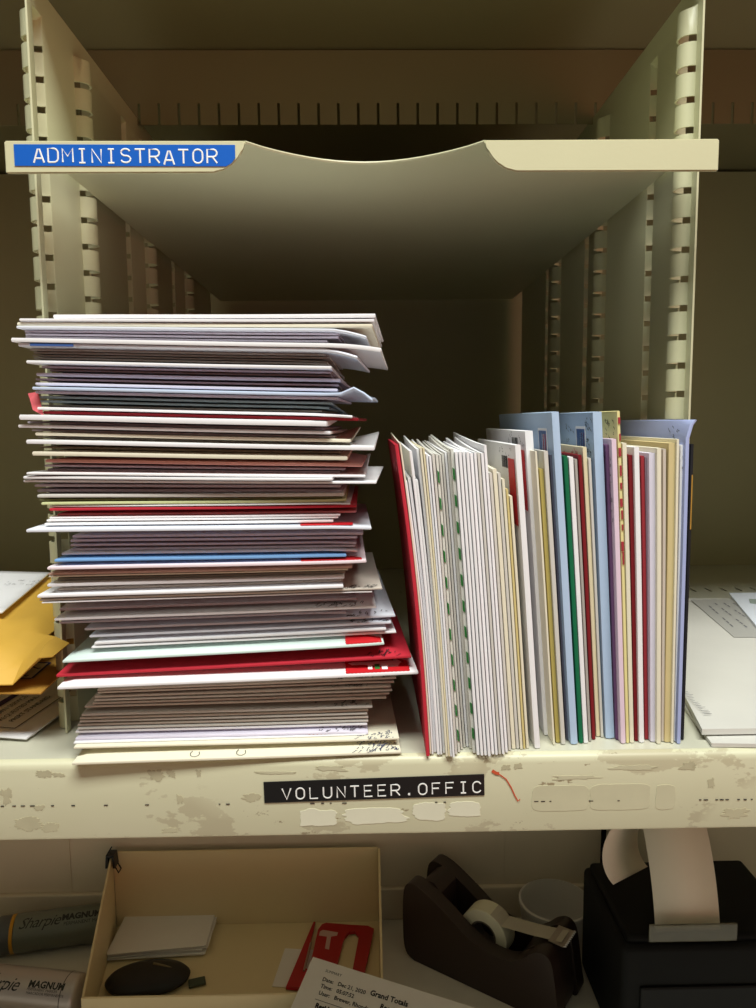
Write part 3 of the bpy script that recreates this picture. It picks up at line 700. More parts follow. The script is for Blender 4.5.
for a_, b_, ww in (((0.014, 0.010), (0.10, 0.010), .0007), ((0.014, 0.010), (0.014, 0.09), .0007), ((0.10, 0.010), (0.10, 0.09), .0007)):
    ribbon(bm, [L(*a_), L(*b_)], (0, 0, 1), ww)
finish('address_box', bm, INK, o)
bm = bmesh.new(); ribbon(bm, [L(.046, .012), L(.046, .09)], (0, 0, 1), 0.005); finish('purple_stripe', bm, mat('purple_ink', '#3f2a6c', 0.6), o)
bm = bmesh.new()
for k, tx in enumerate(('RETURN SERVICE', 'REQUESTED MAIL', 'PRSRT STANDARD')):
    Mt = Matrix.Translation((w - 0.036 + 0.0075 * k, 0.018, 0.0030)) @ Matrix.Rotation(PI / 2, 4, 'Z') @ Matrix.Rotation(0.0, 4, 'X')
    text_into(bm, tx, 0.0050, Mt)
for v in bm.verts: v.co.z = 0.0045 * (v.co.y / d) + 0.0026
finish('printed_address', bm, INK, o)
# kraft envelope
A = P(-90, 690, 0.0); B = P(41, 691, 0.0); dv = Vector((0.02, 0.15, 0))
o, w, d = slab('kraft_envelope', (A, B, Vector((B.x, B.y, A.z)) + dv), B.z - 0.0004, 0.0012, PAPER['kraft'], 'brown kraft envelope with bordered postage label below the yellow padded mailer', 'envelope', 0.002, lambda u, v: 0.004 * v, group=GL)
def K(x, y): return Vector((w - x, y, 0.004 * (y / d) + 0.0030))
bm = bmesh.new(); prism(bm, [(.012, .016), (.075, .016), (.075, .042), (.012, .042)], lambda u, v, q: K(u, v) + Vector((0, 0, q)), 0, 0.00015)
lb = finish('postage_label', bm, mat('label_cream', '#cdbf9a', 0.6), o)
bm = bmesh.new()
for a_, b_ in (((.012, .016), (.075, .016)), ((.012, .042), (.075, .042)), ((.012, .016), (.012, .042))): ribbon(bm, [K(*a_), K(*b_)], (0, 0, 1), .0016, 0.0003)
for cx, cy in ((.02, .034), (.028, .026), (.036, .034), (.022, .022)):
    ribbon(bm, [K(cx + .006 * math.cos(q), cy + .003 * math.sin(1.7 * q)) for q in (0, .7, 1.4, 2.1, 2.8, 3.5)], (0, 0, 1), .0014, 0.0003)
finish('label_border', bm, NAVY, lb)
bm = bmesh.new(); pts = [(.038 + (.0045 if k % 2 == 0 else .002) * math.cos(k * PI / 5 + .3), .023 + (.0045 if k % 2 == 0 else .002) * math.sin(k * PI / 5 + .3)) for k in range(10)]
prism(bm, pts, lambda u, v, q: K(u, v) + Vector((0, 0, q)), 0.0002, 0.0004); finish('red_star', bm, REDINK, lb)
# yellow padded mailer: a pillow whose right end droops into a flap
bm = bmesh.new(); nU, nV = 26, 24; zY = B.z + 0.024; rows = [[], []]
FLp = [P(-95, 690, -0.004), P(18, 646, 0.000), P(45, 640, 0.004)]
for s in (0, 1):
    for j in range(nV + 1):
        r_ = []
        for i in range(nU + 1):
            u, v = i / nU, j / nV
            xl_, xr_ = -0.33, -0.1975
            x = xl_ + (xr_ - xl_) * u; y = -0.010 + 0.20 * v
            e = min(u * 8, (1 - u) * 9, v * 7, (1 - v) * 7, 1); p = math.sin(e * PI / 2)
            pil = 0.0085 * p
            drop = 0.012 * max(0, (u - 0.45) / 0.55) ** 1.4 * (1 - v * 0.9) if v < 1 else 0
            crk = 0.0016 * math.sin(26 * u + 9 * v) * p * (1 - v)
            front = -0.016 * min(1, max(0, (0.965 - u) / 0.08)) * max(0, 1 - 4 * v)
            z = 0.0605 + (1 - v) * -0.003 + front - drop * 0.2 + (pil * (0.9 if s else -0.35)) + crk - 0.001 * v
            y2 = y + 0.010 * (u ** 2) * (1 - v)
            r_.append(bm.verts.new((x + 0.0195 * max(0, min(1, (0.163 - v) / 0.03)) * u ** 4, y2 if y2 > 0.021 or u < 0.9 else min(y2, 0.0190), z + (0.0006 if s else 0))))
        rows[s].append(r_)
for s in (0, 1):
    for j in range(nV):
        for i in range(nU): bm.faces.new((rows[s][j][i], rows[s][j][i + 1], rows[s][j + 1][i + 1], rows[s][j + 1][i]))
edge = [(0, i) for i in range(nU)] + [(j, nU) for j in range(nV)] + [(nV, i) for i in range(nU, 0, -1)] + [(j, 0) for j in range(nV, 0, -1)]
for k in range(len(edge)):
    (j, i), (j2, i2) = edge[k], edge[(k + 1) % len(edge)]
    bm.faces.new((rows[0][j][i], rows[1][j][i], rows[1][j2][i2], rows[0][j2][i2]))
o = finish('padded_mailer', bm, mat('yellow_kraft', '#d9ac48', 0.5, var=0.06, vscale=40, bump=0.3, bscale=60), None, smooth=True)
tag(o, 'crumpled yellow padded mailer in the left compartment beside the divider', 'mailer', GL)
MAILER = o
# white letter on the yellow mailer
A = Vector((-0.36, 0.062, 0)); B = Vector((-0.222, 0.03, 0)); dv = Vector((0.020, 0.12, 0))
bm = bmesh.new(); nU, nV = 14, 12; g = []
q1 = PZ(2, 613, .0695); q2 = PZ(50, 575, .0695); q2.x = min(q2.x, XL - .0115); q3 = Vector((-0.36, .185, 0)); q0 = Vector((-.36, q1.y, 0))
for j in range(nV + 1):
    r_ = []
    for i in range(nU + 1):
        u, v = i / nU, j / nV; p = (q0 * (1 - u) + q1 * u) * (1 - v) + (q3 * (1 - u) + q2 * u) * v
        p.z = 0.0690 + 0.0015 * v; r_.append(bm.verts.new(p))
    g.append(r_)
for j in range(nV):
    for i in range(nU): bm.faces.new((g[j][i], g[j][i + 1], g[j + 1][i + 1], g[j + 1][i]))
LETTER = finish('letter_sheet', bm, PAPER['white'], None, smooth=True); md = LETTER.modifiers.new('sheet', 'SOLIDIFY'); md.thickness = 0.0012; md.offset = 1
tag(LETTER, 'white letter lying on top of the yellow padded mailer', 'letter', GL)
bm = bmesh.new(); scrib(bm, -0.262, -0.235, 0.118, 0.135, 0.0718, 24, random.Random(5), .0005); finish('handwriting', bm, GREYINK, LETTER)

# right: two large white envelopes and a third lying across
GR = 'mail lying in the right compartment'
def quad_env(name, px4, zs, t, m, label, seed):
    pts = [PZ(px, py, z) for (px, py), z in zip(px4, zs)]
    A, B, C, E = pts; bm = bmesh.new(); nU, nV = 14, 16; top = []; bot = []
    for j in range(nV + 1):
        a = []; b = []
        for i in range(nU + 1):
            u, v = i / nU, j / nV; p = (A * (1 - u) + B * u) * (1 - v) + (E * (1 - u) + C * u) * v
            e = max(0, min(1, min(u, 1 - u, v, 1 - v) * 9)); e = e * e * (3 - 2 * e)
            a.append(bm.verts.new(p + Vector((0, 0, 0.0006 * e + t * 0.5)))); b.append(bm.verts.new(p - Vector((0, 0, t * 0.5))))
        top.append(a); bot.append(b)
    for G in (top, bot):
        for j in range(nV):
            for i in range(nU): bm.faces.new((G[j][i], G[j][i + 1], G[j + 1][i + 1], G[j + 1][i]))
    edge = [(0, i) for i in range(nU)] + [(j, nU) for j in range(nV)] + [(nV, i) for i in range(nU, 0, -1)] + [(j, 0) for j in range(nV, 0, -1)]
    for k in range(len(edge)):
        (j, i), (j2, i2) = edge[k], edge[(k + 1) % len(edge)]; bm.faces.new((top[j][i], bot[j][i], bot[j2][i2], top[j2][i2]))
    o = finish(name, bm, m, None, smooth=True); tag(o, label, 'envelope', GR); return o
quad_env('large_envelope', [(711.5, 745), (900, 748), (900, 606), (610, 606)], (0.0015, 0.0015, 0.0015, 0.0015), 0.0022, PAPER['greywhite'], 'large white envelope underneath, on the shelf in the right compartment', 1)
big = quad_env('large_envelope', [(702, 732), (900, 729), (900, 600), (634, 600)], (0.0056, 0.0056, 0.0050, 0.0050), 0.0034, PAPER['greywhite'], 'large white envelope with address window and barcode in the right compartment', 2)
third = quad_env('large_envelope', [(762, 634), (900, 640), (900, 592), (729, 594)], (0.0095, 0.0095, 0.0095, 0.0095), 0.0024, PAPER['bluewhite'], 'white windowed envelope on top at the right edge of the right compartment', 3)
def onz(px, py, z): return PZ(px, py, z)
bm = bmesh.new(); zz = 0.0082
vs = [bm.verts.new(onz(px, py, zz)) for px, py in ((734, 637), (752, 637), (800, 640), (800, 600), (722, 599), (691, 600))]; bm.faces.new(vs)
wi = finish('address_window', bm, mat('window_film', '#b9b7b2', 0.35), big); md = wi.modifiers.new('sheet', 'SOLIDIFY'); md.thickness = 0.0002
bm = bmesh.new()
for k in range(4):
    a_, b_ = onz(706 + 9 * k, 603, zz + .0003), onz(738 + 10 * k, 631 - 3 * k, zz + .0003)
    for s in range(9):
        if (s * 7 + k) % 4: ribbon(bm, [a_.lerp(b_, s / 9), a_.lerp(b_, s / 9 + .08)], (0, 0, 1), .0012)
finish('printed_address', bm, GREYINK, wi)
bm = bmesh.new(); rnd = random.Random(8)
for s in range(15):
    q = onz(683, 692, zz + .0005).lerp(onz(704, 714, zz + .0005), s / 14); hgt = rnd.choice((.0022, .0035, .0035, .005))
    ribbon(bm, [q, q + Vector((hgt, 0.0006, 0))], (0, 0, 1), .0006)
finish('printed_barcode', bm, GREYINK, big)
bm = bmesh.new(); vs = [bm.verts.new(onz(px, py, 0.0114)) for px, py in ((750, 603), (790, 610), (790, 600), (749, 599))]; bm.faces.new(vs)
wi = finish('address_window', bm, mat('window_film_green', '#a9b6ae', 0.3), third); md = wi.modifiers.new('sheet', 'SOLIDIFY'); md.thickness = 0.0002

# ------------------------------------------------------------------ things on the counter
# cardboard-coloured tray with flared sides
TANP = mat('tan_plastic', '#e6d3a6', 0.5, var=0.04, vscale=18)
def trayp(x, y, z): return Vector((x, y, z))
yk, yf_ = YW - 0.010, D * 0.462
zbk, zfr = ZP(850, yk, 240), ZP(993, yf_, 240)
xLb, xRb = P(113, 852, yk).x, P(378, 850, yk).x; xLf, xRf = P(84, 994, yf_).x, P(381, 990, yf_).x
th = 0.0022
def wallq(bm, a, b, za, zb2, n, z0=ZD + 0.001):
    """upright sheet from a to b (ground points) with rim heights za, zb2, thickened along n"""
    n = Vector(n).normalized() * th
    q = [Vector((a[0], a[1], z0)), Vector((b[0], b[1], z0)), Vector((b[0], b[1], zb2)), Vector((a[0], a[1], za))]
    lo = [bm.verts.new(p) for p in q]; hi = [bm.verts.new(p + n) for p in q]
    bm.faces.new(lo); bm.faces.new(hi[::-1])
    for i in range(4): bm.faces.new((lo[i], hi[i], hi[(i + 1) % 4], lo[(i + 1) % 4]))
ty = empty('desk_tray', ((xLb + xRb) / 2, (yk + yf_) / 2, ZD + 0.0004)); off = Matrix.Translation(-ty.location)
def tpart(name, f):
    bm = bmesh.new(); f(bm); bmesh.ops.transform(bm, matrix=off, verts=bm.verts)
    bmesh.ops.recalc_face_normals(bm, faces=bm.faces); bmesh.ops.bevel(bm, geom=list(bm.edges), offset=0.0006, segments=2, affect='EDGES')
    return finish(name, bm, TANP, ty)
tpart('tray_floor', lambda bm: prism(bm, [(xLb, yk), (xRb, yk), (xRf, yf_), (xLf, yf_)], lambda u, v, w: (u, v, w), ZD + 0.0004, ZD + 0.0022))
tpart('back_wall', lambda bm: wallq(bm, (xLb, yk), (xRb, yk), zbk, zbk, (0, 1, 0)))
tpart('side_wall', lambda bm: wallq(bm, (xLf, yf_), (xLb, yk), zfr, zbk, (-1, 0, 0)))
tpart('side_wall', lambda bm: wallq(bm, (xRf, yf_), (xRb, yk), zfr, zbk, (1, 0, 0)))
tpart('front_wall', lambda bm: wallq(bm, (xLf - th, yf_), (xRf + th, yf_), zfr, zfr, (0, -1, 0)))
tag(ty, 'open tan plastic tray on the counter holding note slips and a red opener', 'tray')
ZT = ZD + 0.0024
# binder clip on the left back corner
bc = empty('binder_clip', (P(113, 866, yk - 0.006).x - 0.001, yk - 0.006, zbk - 0.004))
bm = bmesh.new()
prism(bm, [(-.0052, -.007), (-.004, .007), (.004, .007), (.0052, -.007), (.0028, -.007), (.0024, .0046), (-.0024, .0046), (-.0028, -.007)], lambda u, v, w: (u, w, v), -0.006, 0.006)
finish('clip_body', bm, mat('black_clip', '#15161a', 0.35), bc)
bm = bmesh.new(); tube(bm, [(.005, -.004, -.007), (.008, -.004, -.013), (.008, .004, -.013), (.005, .004, -.007)], .0007, 6); tube(bm, [(-.004, -.004, .006), (-.001, -.004, .011), (-.001, .004, .011), (-.004, .004, .006)], .0007, 6)
finish('clip_wire', bm, mat('dark_wire', '#2a2b30', 0.3, metal=1), bc)
tag(bc, 'small black clip on the left back corner of the tan tray', 'clip')
# pad of note slips: separate loose slips
NP = mat('note_paper', '#efeae4', 0.65, var=0.03, vscale=50)
c0 = PZ(165, 938, ZT); GN = 'note slips in the tan tray'
for k in range(9):
    rnd = random.Random(40 + k)
    bm = bmesh.new(); box(bm, -.0485, .0485, -.030, .030, 0, 0.0009, 0.0002, seg=1)
    for v in bm.verts: v.co.x += v.co.y * 0.10
    s = finish('note_slip', bm, NP)
    s.location = (c0.x + rnd.uniform(-.003, .003), c0.y + rnd.uniform(-.0025, .0025), ZT + 0.0002 + k * 0.00115); s.rotation_euler = (0, 0, math.radians(5 + rnd.uniform(-3, 3)))
    tag(s, 'white note slip on top of the loose pile in the tan tray' if k == 8 else 'white note slip in the loose pile, %s below its top one, in the tan tray' % ORD[8 - k], 'note', GN)
# black oval pouch with a metal bar
pc = PZ(148, 978, ZT + .006); po = empty('oval_pouch', (pc.x, pc.y, ZT + 0.0002), (0, 0, math.radians(8)))
bm = bmesh.new(); lathe(bm, [(0, 0), (.030, 0), (.036, .003), (.037, .006), (.034, .0095), (.024, .012), (0, .013)], 40)
for v in bm.verts: v.co.y *= 0.62; v.co.x *= 1.08
finish('pouch_body', bm, mat('black_vinyl', '#101012', 0.45), po, smooth=True)
bm = bmesh.new(); tube(bm, [(.004, .010, .0128), (.014, .006, .0122), (.026, .001, .0104)], .0012, 8); finish('metal_bar', bm, mat('brass_bar', '#8d8268', 0.35, metal=1), po)
tag(po, 'black oval pouch with thin metal bar at the front of the tan tray', 'pouch')
gc = PZ(197, 984, ZT); bm = bmesh.new(); box(bm, -.008, .008, -.005, .005, 0, .003, .0008)
g_ = finish('green_eraser', bm, mat('green_rubber', '#4a5240', 0.7)); g_.location = (gc.x, gc.y, ZT + .0002); g_.rotation_euler = (0, 0, .3)
tag(g_, 'small dark green block right of the black pouch in the tan tray', 'eraser')
# white card and red letter opener
bm = bmesh.new(); A, B, C, E = PZ(272, 986, ZT + .001), PZ(330, 989, ZT + .001), PZ(338, 951, ZT + .001), PZ(285, 948, ZT + .001)
prism(bm, [(p.x, p.y) for p in (A, B, C, E)], lambda u, v, w: (u, v, w), ZT + 0.0002, ZT + 0.0008)
cdw = finish('white_card', bm, NP); tag(cdw, 'white card lying under the red letter opener in the tan tray', 'card')
lo_ = empty('letter_opener', PZ(335, 955, ZT + .002)); lo_.location.z = ZT + 0.0012
iv = lo_.location.copy()
def LO(px, py): p = PZ(px, py, ZT + .004); return (p.x - iv.x, p.y - iv.y)
bm = bmesh.new()
for pc_ in ([(286, 987), (313.5, 922), (315.5, 922), (304, 968), (299, 988)], [(299, 988), (304, 968), (309, 970), (322, 988)], [(309, 970), (318, 930), (344, 938), (331, 989), (322, 988)],
            [(318, 930), (322, 924.5), (326, 923), (350, 925), (349, 932), (344, 938)], [(350, 925), (368, 926), (374, 929), (359, 936), (355, 931.5), (349, 932)], [(359, 936), (374, 929), (362, 985), (356, 989), (349, 989)]):
    prism(bm, [LO(*q) for q in pc_], lambda u, v, w: (u, v, w), 0, .0032)
bmesh.ops.remove_doubles(bm, verts=bm.verts, dist=1e-5)
REDP = mat('red_plastic', '#b3121c', 0.35); finish('opener_body', bm, REDP, lo_)
bm = bmesh.new(); prism(bm, [LO(*q) for q in ((320, 932), (323, 930.5), (338, 933), (337, 936), (331, 937), (329, 950), (325, 949), (327, 937), (319, 936))], lambda u, v, w: (u, v, w), .0031, .0035)
finish('printed_mark', bm, mat('pale_print', '#d0aaa2', 0.5), lo_)
bm = bmesh.new(); tube(bm, [Vector(LO(304, 972) + (.004,)), Vector(LO(311, 944) + (.004,))], .0012, 6); finish('blade', bm, mat('steel_blade', '#b4a59c', 0.3, metal=0.8), lo_)
tag(lo_, 'red plastic letter opener with slotted handle in the tan tray', 'letter opener')

# markers
def marker(name, p_end, p_dir, R, length, body, ringm, capm, label, script_m, cap_first):
    """barrel lying on the counter, its axis from p_end along p_dir; z of the axis = R"""
    m_ = empty(name, (p_end.x, p_end.y, ZD + R + 0.0003), (0, 0, math.atan2(p_dir.y, p_dir.x)))
    def lay(n_, prof, mm, n=40):
        bm = bmesh.new(); lathe(bm, prof, n); bmesh.ops.rotate(bm, cent=(0, 0, 0), matrix=Matrix.Rotation(PI / 2, 3, 'Y'), verts=bm.verts)
        return finish(n_, bm, mm, m_, smooth=True)
    return m_, lay
def wrapped_text(parent, name, body, size, x0, ang0, R, m, **k):
    """lettering bent round the barrel (axis along x); ang0 = angle of the baseline from the top towards the viewer"""
    bm = bmesh.new(); text_into(bm, body, size, Matrix.Identity(4), **k)
    bmesh.ops.subdivide_edges(bm, edges=[e for e in bm.edges if e.calc_length() > 0.0015], cuts=1)
    for v in bm.verts:
        a = ang0 - v.co.y / R; v.co = Vector((x0 + v.co.x, -math.sin(a) * (R + .00015), math.cos(a) * (R + .00015)))
    return finish(name, bm, m, parent)
R1 = 0.0185
GM = 'big markers left of the tan tray'
# dark one, further back
c1 = PZ(0, 936, ZD + R1); c2 = PZ(105, 922, ZD + R1); dr = (c2 - c1); dr.z = 0; ln = dr.length; dr.normalize()
m1, lay = marker('marker_pen', c1, dr, R1, 0, None, None, None, '', None, 0)
DK = mat('dark_green_barrel', '#74786c', 0.35, metal=0.2); SILV = mat('silver_barrel', '#c3b9b4', 0.35, metal=0.55)
lay('barrel', [(0, ln * 0.15), (R1 * .93, ln * .15), (R1, ln * .16), (R1, ln - .005), (R1 * .9, ln - .0015), (0, ln - .0015)], DK)
lay('yellow_ring', [(R1 * 0.9, ln * .118), (R1 * 1.0, ln * .122), (R1 * 1.0, ln * .152), (R1 * .9, ln * .155)], mat('yellow_ring', '#d79a1e', 0.4))
lay('cap', [(0, -.03), (R1 * .7, -.03), (R1 * .82, -.027), (R1 * .9, -.002), (R1 * .98, 0), (R1 * .98, ln * .119), (0, ln * .119)], mat('grey_cap', '#5c5f60', 0.35, metal=0.2))
wrapped_text(m1, 'script_lettering', 'Sharpie', 0.0150, ln * .20, 0.80, R1, mat('barrel_print', '#20221f', 0.5), shear=0.45, space=0.9)
wrapped_text(m1, 'block_lettering', 'MAGNUM', 0.0085, ln * .61, 0.62, R1, MATS['barrel_print'], bold=0.0004)
wrapped_text(m1, 'small_lettering', 'PERMANENT MARKER', 0.0046, ln * .63, 0.90, R1, MATS['barrel_print'])
tag(m1, 'dark marker with yellow ring, farther of two lying left of the tan tray', 'marker', GM)
# silver one, nearer
c2 = PZ(82, 996, ZD + R1); c1 = PZ(-40, 983, ZD + R1); dr = c2 - c1; dr.z = 0; ln = dr.length; dr.normalize()
m2, lay = marker('marker_pen', c1, dr, R1, 0, None, None, None, '', None, 0)
lay('barrel', [(0, -.01), (R1, -.01), (R1, ln - .010), (R1 * .985, ln - .008), (R1 * .985, ln - .004), (R1 * .93, ln - .0015), (R1 * .8, ln), (0, ln)], SILV)
lay('end_seam', [(R1 * 0.98, ln - .0135), (R1 * 1.005, ln - .013), (R1 * 1.005, ln - .0122), (R1 * .98, ln - .0118)], mat('seam_grey', '#6e6660', 0.4, metal=.4))
x40 = ln * 40 / 122
wrapped_text(m2, 'script_lettering', 'Sharpie', 0.0155, x40 - .0135, 0.95, R1, MATS['barrel_print'], shear=0.45, space=0.9)
wrapped_text(m2, 'block_lettering', 'MAGNUM', 0.0078, x40 + .0375, 0.72, R1, MATS['barrel_print'], bold=0.0003)
wrapped_text(m2, 'small_lettering', 'PERMANENT MARKER\nMARCADOR PERMANENTE', 0.0030, x40 + .0375, 0.86, R1, MATS['barrel_print'])
wrapped_text(m2, 'maker_lettering', 'Sanford', 0.0050, x40 - .010, 0.42, R1, MATS['barrel_print'], shear=0.3)
tag(m2, 'silver marker, nearer of two lying left of the tan tray', 'marker', GM)

# tape dispenser
a0 = PZ(404, 956, ZD); ang = math.radians(-36)
td = empty('tape_dispenser', (a0.x, a0.y, ZD + 0.0003), (0, 0, ang))
BROWN = mat('brown_plastic', '#2e211b', 0.42, var=0.08, vscale=30, bump=0.08, bscale=600)
Lb = 0.168; Wb = 0.062
def smooth_line(p, n=3):
    out = []
    for i in range(len(p)):
        a, b, c, d2 = [Vector(p[max(0, min(len(p) - 1, i + k))]) for k in (-1, 0, 1, 2)]
        if i == len(p) - 1: out.append(tuple(b)); break
        for q in range(n):
            t = q / n; out.append(tuple(0.5 * ((2 * b) + (c - a) * t + (2 * a - 5 * b + 4 * c - d2) * t * t + (3 * b - a - 3 * c + d2) * t ** 3)))
    return out
def sidep(k=0.0):
    return smooth_line([(0.012 + k, 0), (0.004 + k, .004), (0.0 + k, .014), (-0.001 + k, .034), (-0.001 + k, .058), (0.001 + k, .074), (0.006 + k, .0805), (0.014, .081), (.028, .076), (.052, .062), (.070, .0505), (.088, .0440), (.104, .0425),
            (.118, .0450), (.129, .0520), (.137, .0600), (.145, .0645), (.152, .0640), (.157, .057), (.160, .040), (.163, .018), (.165, .004), (.162, 0)])
bm = bmesh.new()
for y0, y1 in ((0, .016), (Wb - .016, Wb)):
    prism(bm, sidep(), lambda u, v, w: (u, w, v), y0, y1)
core = [(0.012, 0.0005), (0.002, .012), (0.004, .05), (0.012, .076), (.018, .0800), (.026, .0795), (.034, .072), (.036, .036), (.050, .013), (.075, .009), (.100, .011), (.114, .030), (.122, .046), (.132, .056), (.145, .0625), (.151, .062), (.157, .05), (.162, .012), (.160, .0005)]
prism(bm, core, lambda u, v, w: (u, w, v), .0158, Wb - .0158)
bmesh.ops.bevel(bm, geom=[e for e in bm.edges if abs(e.calc_face_angle(0)) > 1.0], offset=0.0040, segments=4, affect='EDGES')
finish('dispenser_body', bm, BROWN, td, smooth=True)
bm = bmesh.new()
pts = [(.0, .0)]
zt_ = [(0.150, .0655), (0.1605, .0665)]
box(bm, .146, .1605, .018, Wb - .018, .0652, .0660)
for k in range(9):
    y = .0185 + k * .003; prism(bm, [(y, .1604), (y + .0028, .1604), (y + .0014, .1628)], lambda u, v, w: (v, u, w), .0652, .0660)
finish('cutter_blade', bm, mat('steel_cutter', '#a8a29a', 0.3, metal=1), td)
tag(td, 'dark brown desk tape dispenser on the counter right of the tan tray', 'tape dispenser')
R_ = td.matrix_basis.copy() if False else (Matrix.Translation(td.location) @ Matrix.Rotation(ang, 4, 'Z'))
tr_ = empty('tape_roll', R_ @ Vector((.078, Wb / 2, .0415)), (0, 0, ang))
bm = bmesh.new(); ro, ri, hw = .0250, .0140, .0098
lathe(bm, [(ri, -hw), (ro - .0006, -hw), (ro, -hw + .0006), (ro, hw - .0006), (ro - .0006, hw), (ri, hw), (ri, -hw)], 48); bmesh.ops.rotate(bm, cent=(0, 0, 0), matrix=Matrix.Rotation(PI / 2, 3, 'X'), verts=bm.verts)
finish('tape_coil', bm, mat('cream_tape', '#e0dcc0', 0.35), tr_, smooth=True)
bm = bmesh.new(); lathe(bm, [(.0122, -hw), (ri, -hw), (ri, hw), (.0122, hw), (.0122, -hw)], 40); bmesh.ops.rotate(bm, cent=(0, 0, 0), matrix=Matrix.Rotation(PI / 2, 3, 'X'), verts=bm.verts)
finish('core', bm, mat('grey_core', '#5c564c', 0.5), tr_, smooth=True)
bm = bmesh.new(); a1 = math.radians(62); q = [(ro * math.sin(t) + .0001, ro * math.cos(t) + .0002) for t in (0.3, .5, .7, .85)] + [(.05, .0205), (.0795, .0255)]
for (x1, z1), (x2, z2) in zip(q, q[1:]):
    vs = [bm.verts.new((x1, -hw + .0004, z1)), bm.verts.new((x1, hw - .0004, z1)), bm.verts.new((x2, hw - .0004, z2)), bm.verts.new((x2, -hw + .0004, z2))]; bm.faces.new(vs)
bmesh.ops.remove_doubles(bm, verts=bm.verts, dist=1e-6)
o = finish('tape_strip', bm, mat('matte_tape', '#b9b2a0', 0.5), tr_); md = o.modifiers.new('film', 'SOLIDIFY'); md.thickness = .0002
tag(tr_, 'cream roll of tape sitting in the brown dispenser', 'tape roll')

# clear round tub behind the dispenser
uc = PZ(546, 926, ZD + .004); uc.y = min(uc.y, YW - .050)
tub = empty('plastic_tub', (uc.x + .004, YW - 0.0455, ZD + 0.0004))
bm = bmesh.new(); lathe(bm, [(0, 0), (.030, 0), (.0345, .002), (.036, .006), (.0395, .030), (.041, .0305), (.041, .033), (.0385, .0335), (.0378, .031), (.0342, .0065), (.030, .0035), (0, .003)], 48)
bmesh.ops.scale(bm, vec=(.90, .90, 1.40), verts=bm.verts); finish('tub_body', bm, mat('clear_plastic', '#e6e2da', 0.35, trans=0.35), tub, smooth=True)
tag(tub, 'clear round plastic tub behind the tape dispenser by the wall', 'tub')

# receipt printer
pr = empty('receipt_printer', (0.284, 0.215, ZD + 0.0004))
BLK = mat('black_plastic', '#0a0b0a', 0.7, bump=0.1, bscale=700, spec=0.2)
zp = 0.105
bm = bmesh.new(); box(bm, -.075, .085, -.055, .062, .0, zp, .006, seg=3)
finish('printer_body', bm, BLK, pr, smooth=True)
bm = bmesh.new(); box(bm, -.070, .08, -.050, .058, zp - .002, zp + .006, .004, seg=3); finish('lid', bm, BLK, pr, smooth=True)
bm = bmesh.new(); box(bm, -.060, .07, -.0575, -.054, .012, .07, .002); finish('front_panel', bm, mat('black_gloss', '#090a0a', 0.5, spec=0.2), pr)
sx = P(689, 940, 0.215 - .047).x - 0.284
bm = bmesh.new(); box(bm, sx - .036, sx + .038, -.0525, -.0505, zp + .0015, zp + .017, .0008)
finish('tear_bar', bm, mat('smoke_plastic', '#a59f86', 0.2, trans=0.85), pr)
tag(pr, 'black receipt printer on the counter below the right end of the shelf', 'printer')
# receipt paper curling up out of the printer
RC = mat('receipt_paper', '#e2d6c4', 0.55, var=0.02)
rp = empty('receipt_strip', (0.284 + sx, 0.215 - .046, ZD + zp + .0065))
bm = bmesh.new(); path = []; NPT = 60
for i in range(NPT + 1):
    t = i / NPT
    if t < 0.4:                         # rising out of the slot, leaning back
        q = t / .4; p = Vector((-.005 * q, .002 + .008 * q + .022 * q * q, .100 * q - .012 * q ** 3)); wv = Vector((1, 0, 0))
    elif t < 0.6:                       # turning over at the top while it twists towards the left
        q = (t - .4) / .2; a = q * PI / 2
        p = Vector((-.005 - .003 * q, .032 + .020 * q, .088 + .010 * math.sin(PI * q))); wv = Vector((1, 0, 0)).lerp(Vector((0.78, .62, -.1)), q)
    else:                               # hanging curl that opens to the left
        q = (t - .6) / .4; a = PI / 2 + q * PI * 0.80
        p = Vector((-.008 + .030 * math.cos(a) - .010 * q, .052 - .012 * q, .088 - .029 + .029 * math.sin(a) - .010 * q)); wv = Vector((0.78, .62, -.1))
    path.append((p, wv.normalized() * .0275))
prev_ = None
for p, wv in path:
    cur = (bm.verts.new(p - wv), bm.verts.new(p + wv))
    if prev_: bm.faces.new((prev_[0], prev_[1], cur[1], cur[0]))
    prev_ = cur
o = finish('paper_strip', bm, RC, rp, smooth=True); md = o.modifiers.new('sheet', 'SOLIDIFY'); md.thickness = .0002
tag(rp, 'blank receipt paper curling up out of the black printer', 'receipt paper')
# black cable on the wall
bm = bmesh.new(); cx = P(603, 850, YW - .008).x
tube(bm, [(cx, YW - .006, ZD + .002), (cx + .001, YW - .006, ZD + .1), (cx, YW - .006, ZD + .2), (cx + .0005, YW - .006, -.014)], .0028, 10)
o = finish('power_cable', bm, BLK, None, smooth=True); tag(o, 'black cable running up the wall behind the receipt printer', 'cable')

# printed sheet leaning towards the viewer at the bottom
zr = ZD + .030
zA = zfr + .012; A = PZ(313, 957, zA); B = PZ(478, 1009, zA - .010); C = PZ(270, 1045, zA - .026)
rt = B - A; dn = C - A; upv = -dn
Ms = frame(A, rt, -dn)
rs = empty('printed_sheet'); rs.matrix_world = Ms
bm = bmesh.new(); prism(bm, [(0, 0), (.16, 0), (.16, -.13), (0, -.13)], lambda u, v, w: (u, v, w), 0, .0003); finish('paper', bm, NP, rs)
bm = bmesh.new()
def tl(body, x, y, size, **k): text_into(bm, body, size, Matrix.Translation((x, -y, .0005)), **k)
tl('SUMMARY', .0160, .0095, .0034)
tl('Date:   Dec 21, 2020', .0165, .0175, .0048, bold=.0001); tl('Time:   05:07:52', .0172, .0235, .0048, bold=.0001); tl('User:   Brewer, Rhonda', .0180, .0295, .0048, bold=.0001)
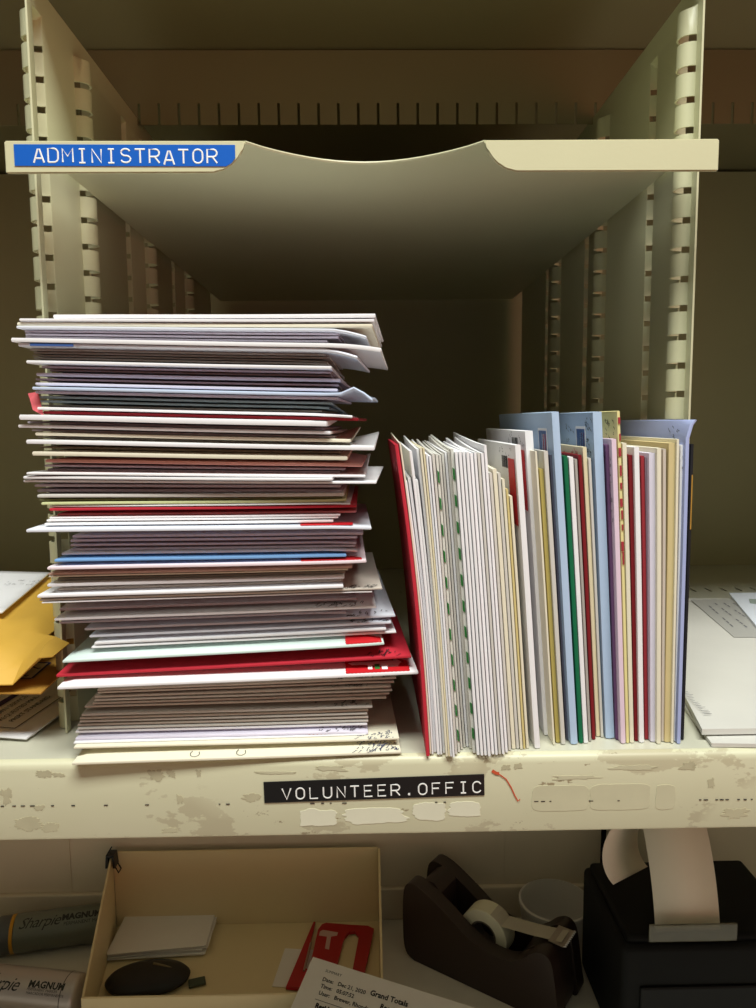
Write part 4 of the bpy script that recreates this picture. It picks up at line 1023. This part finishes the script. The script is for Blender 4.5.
tl('Residents', .0195, .0405, .0056, bold=.0003); tl('Mail', .0200, .0475, .0056, bold=.0003)
tl('Grand Totals', .061, .0165, .0064, bold=.0002); tl('Received', .073, .0245, .0056, bold=.0002)
ribbon(bm, [(.017, -.034, .0005), (.052, -.034, .0005)], (0, 0, 1), .0004)
finish('printed_text', bm, INK, rs)
tag(rs, 'white printed sheet with date lines at the bottom, overlapping the tan tray', 'paper')
bm = bmesh.new()

# ------------------------------------------------------------------ light
def area(name, loc, target, sx_, sy_, power, col):
    l = bpy.data.lights.new(name, 'AREA'); l.shape = 'RECTANGLE'; l.size = sx_; l.size_y = sy_; l.energy = power; l.color = col
    o = bpy.data.objects.new(name, l); COL.objects.link(o); o.location = loc
    o.rotation_euler = (Vector(target) - Vector(loc)).to_track_quat('-Z', 'Y').to_euler(); return o
area('ceiling_lamp', (0.12, -0.80, 1.66), (0.05, 0.0, 0.1), 1.3, 0.45, 50, (0.97, 1.0, 0.94))
w = bpy.data.worlds.new('room_light'); scene.world = w; w.use_nodes = True; nt = w.node_tree
bg = nt.nodes['Background']; bg.inputs[1].default_value = 1.0
tc = nt.nodes.new('ShaderNodeTexCoord')
def lobe(base, direction, a, b, col):
    dt = nt.nodes.new('ShaderNodeVectorMath'); dt.operation = 'DOT_PRODUCT'
    nt.links.new(tc.outputs['Generated'], dt.inputs[0]); dt.inputs[1].default_value = Vector(direction).normalized()
    rm = nt.nodes.new('ShaderNodeMapRange'); rm.inputs[1].default_value = a; rm.inputs[2].default_value = b; nt.links.new(dt.outputs['Value'], rm.inputs[0])
    mx = nt.nodes.new('ShaderNodeMix'); mx.data_type = 'RGBA'; nt.links.new(rm.outputs[0], mx.inputs[0])
    if isinstance(base, tuple): mx.inputs[6].default_value = base
    else: nt.links.new(base, mx.inputs[6])
    mx.inputs[7].default_value = col; return mx.outputs[2]
c = lobe((0.055, 0.052, 0.042, 1), (0.1, -0.85, 0.1), 0.55, 0.95, (0.17, 0.155, 0.12, 1))      # dim room, lighter straight in front
c = lobe(c, (0.62, -0.70, -0.35), 0.80, 0.97, (0.95, 0.30, 0.18, 1))                             # added red glow from front right, for bounce off unseen red clothing
nt.links.new(c, bg.inputs[0])

vs_ = scene.view_settings; vs_.view_transform = 'Standard'; vs_.look = 'None'; vs_.gamma = 1; vs_.use_curve_mapping = False; vs_.exposure = 0.0
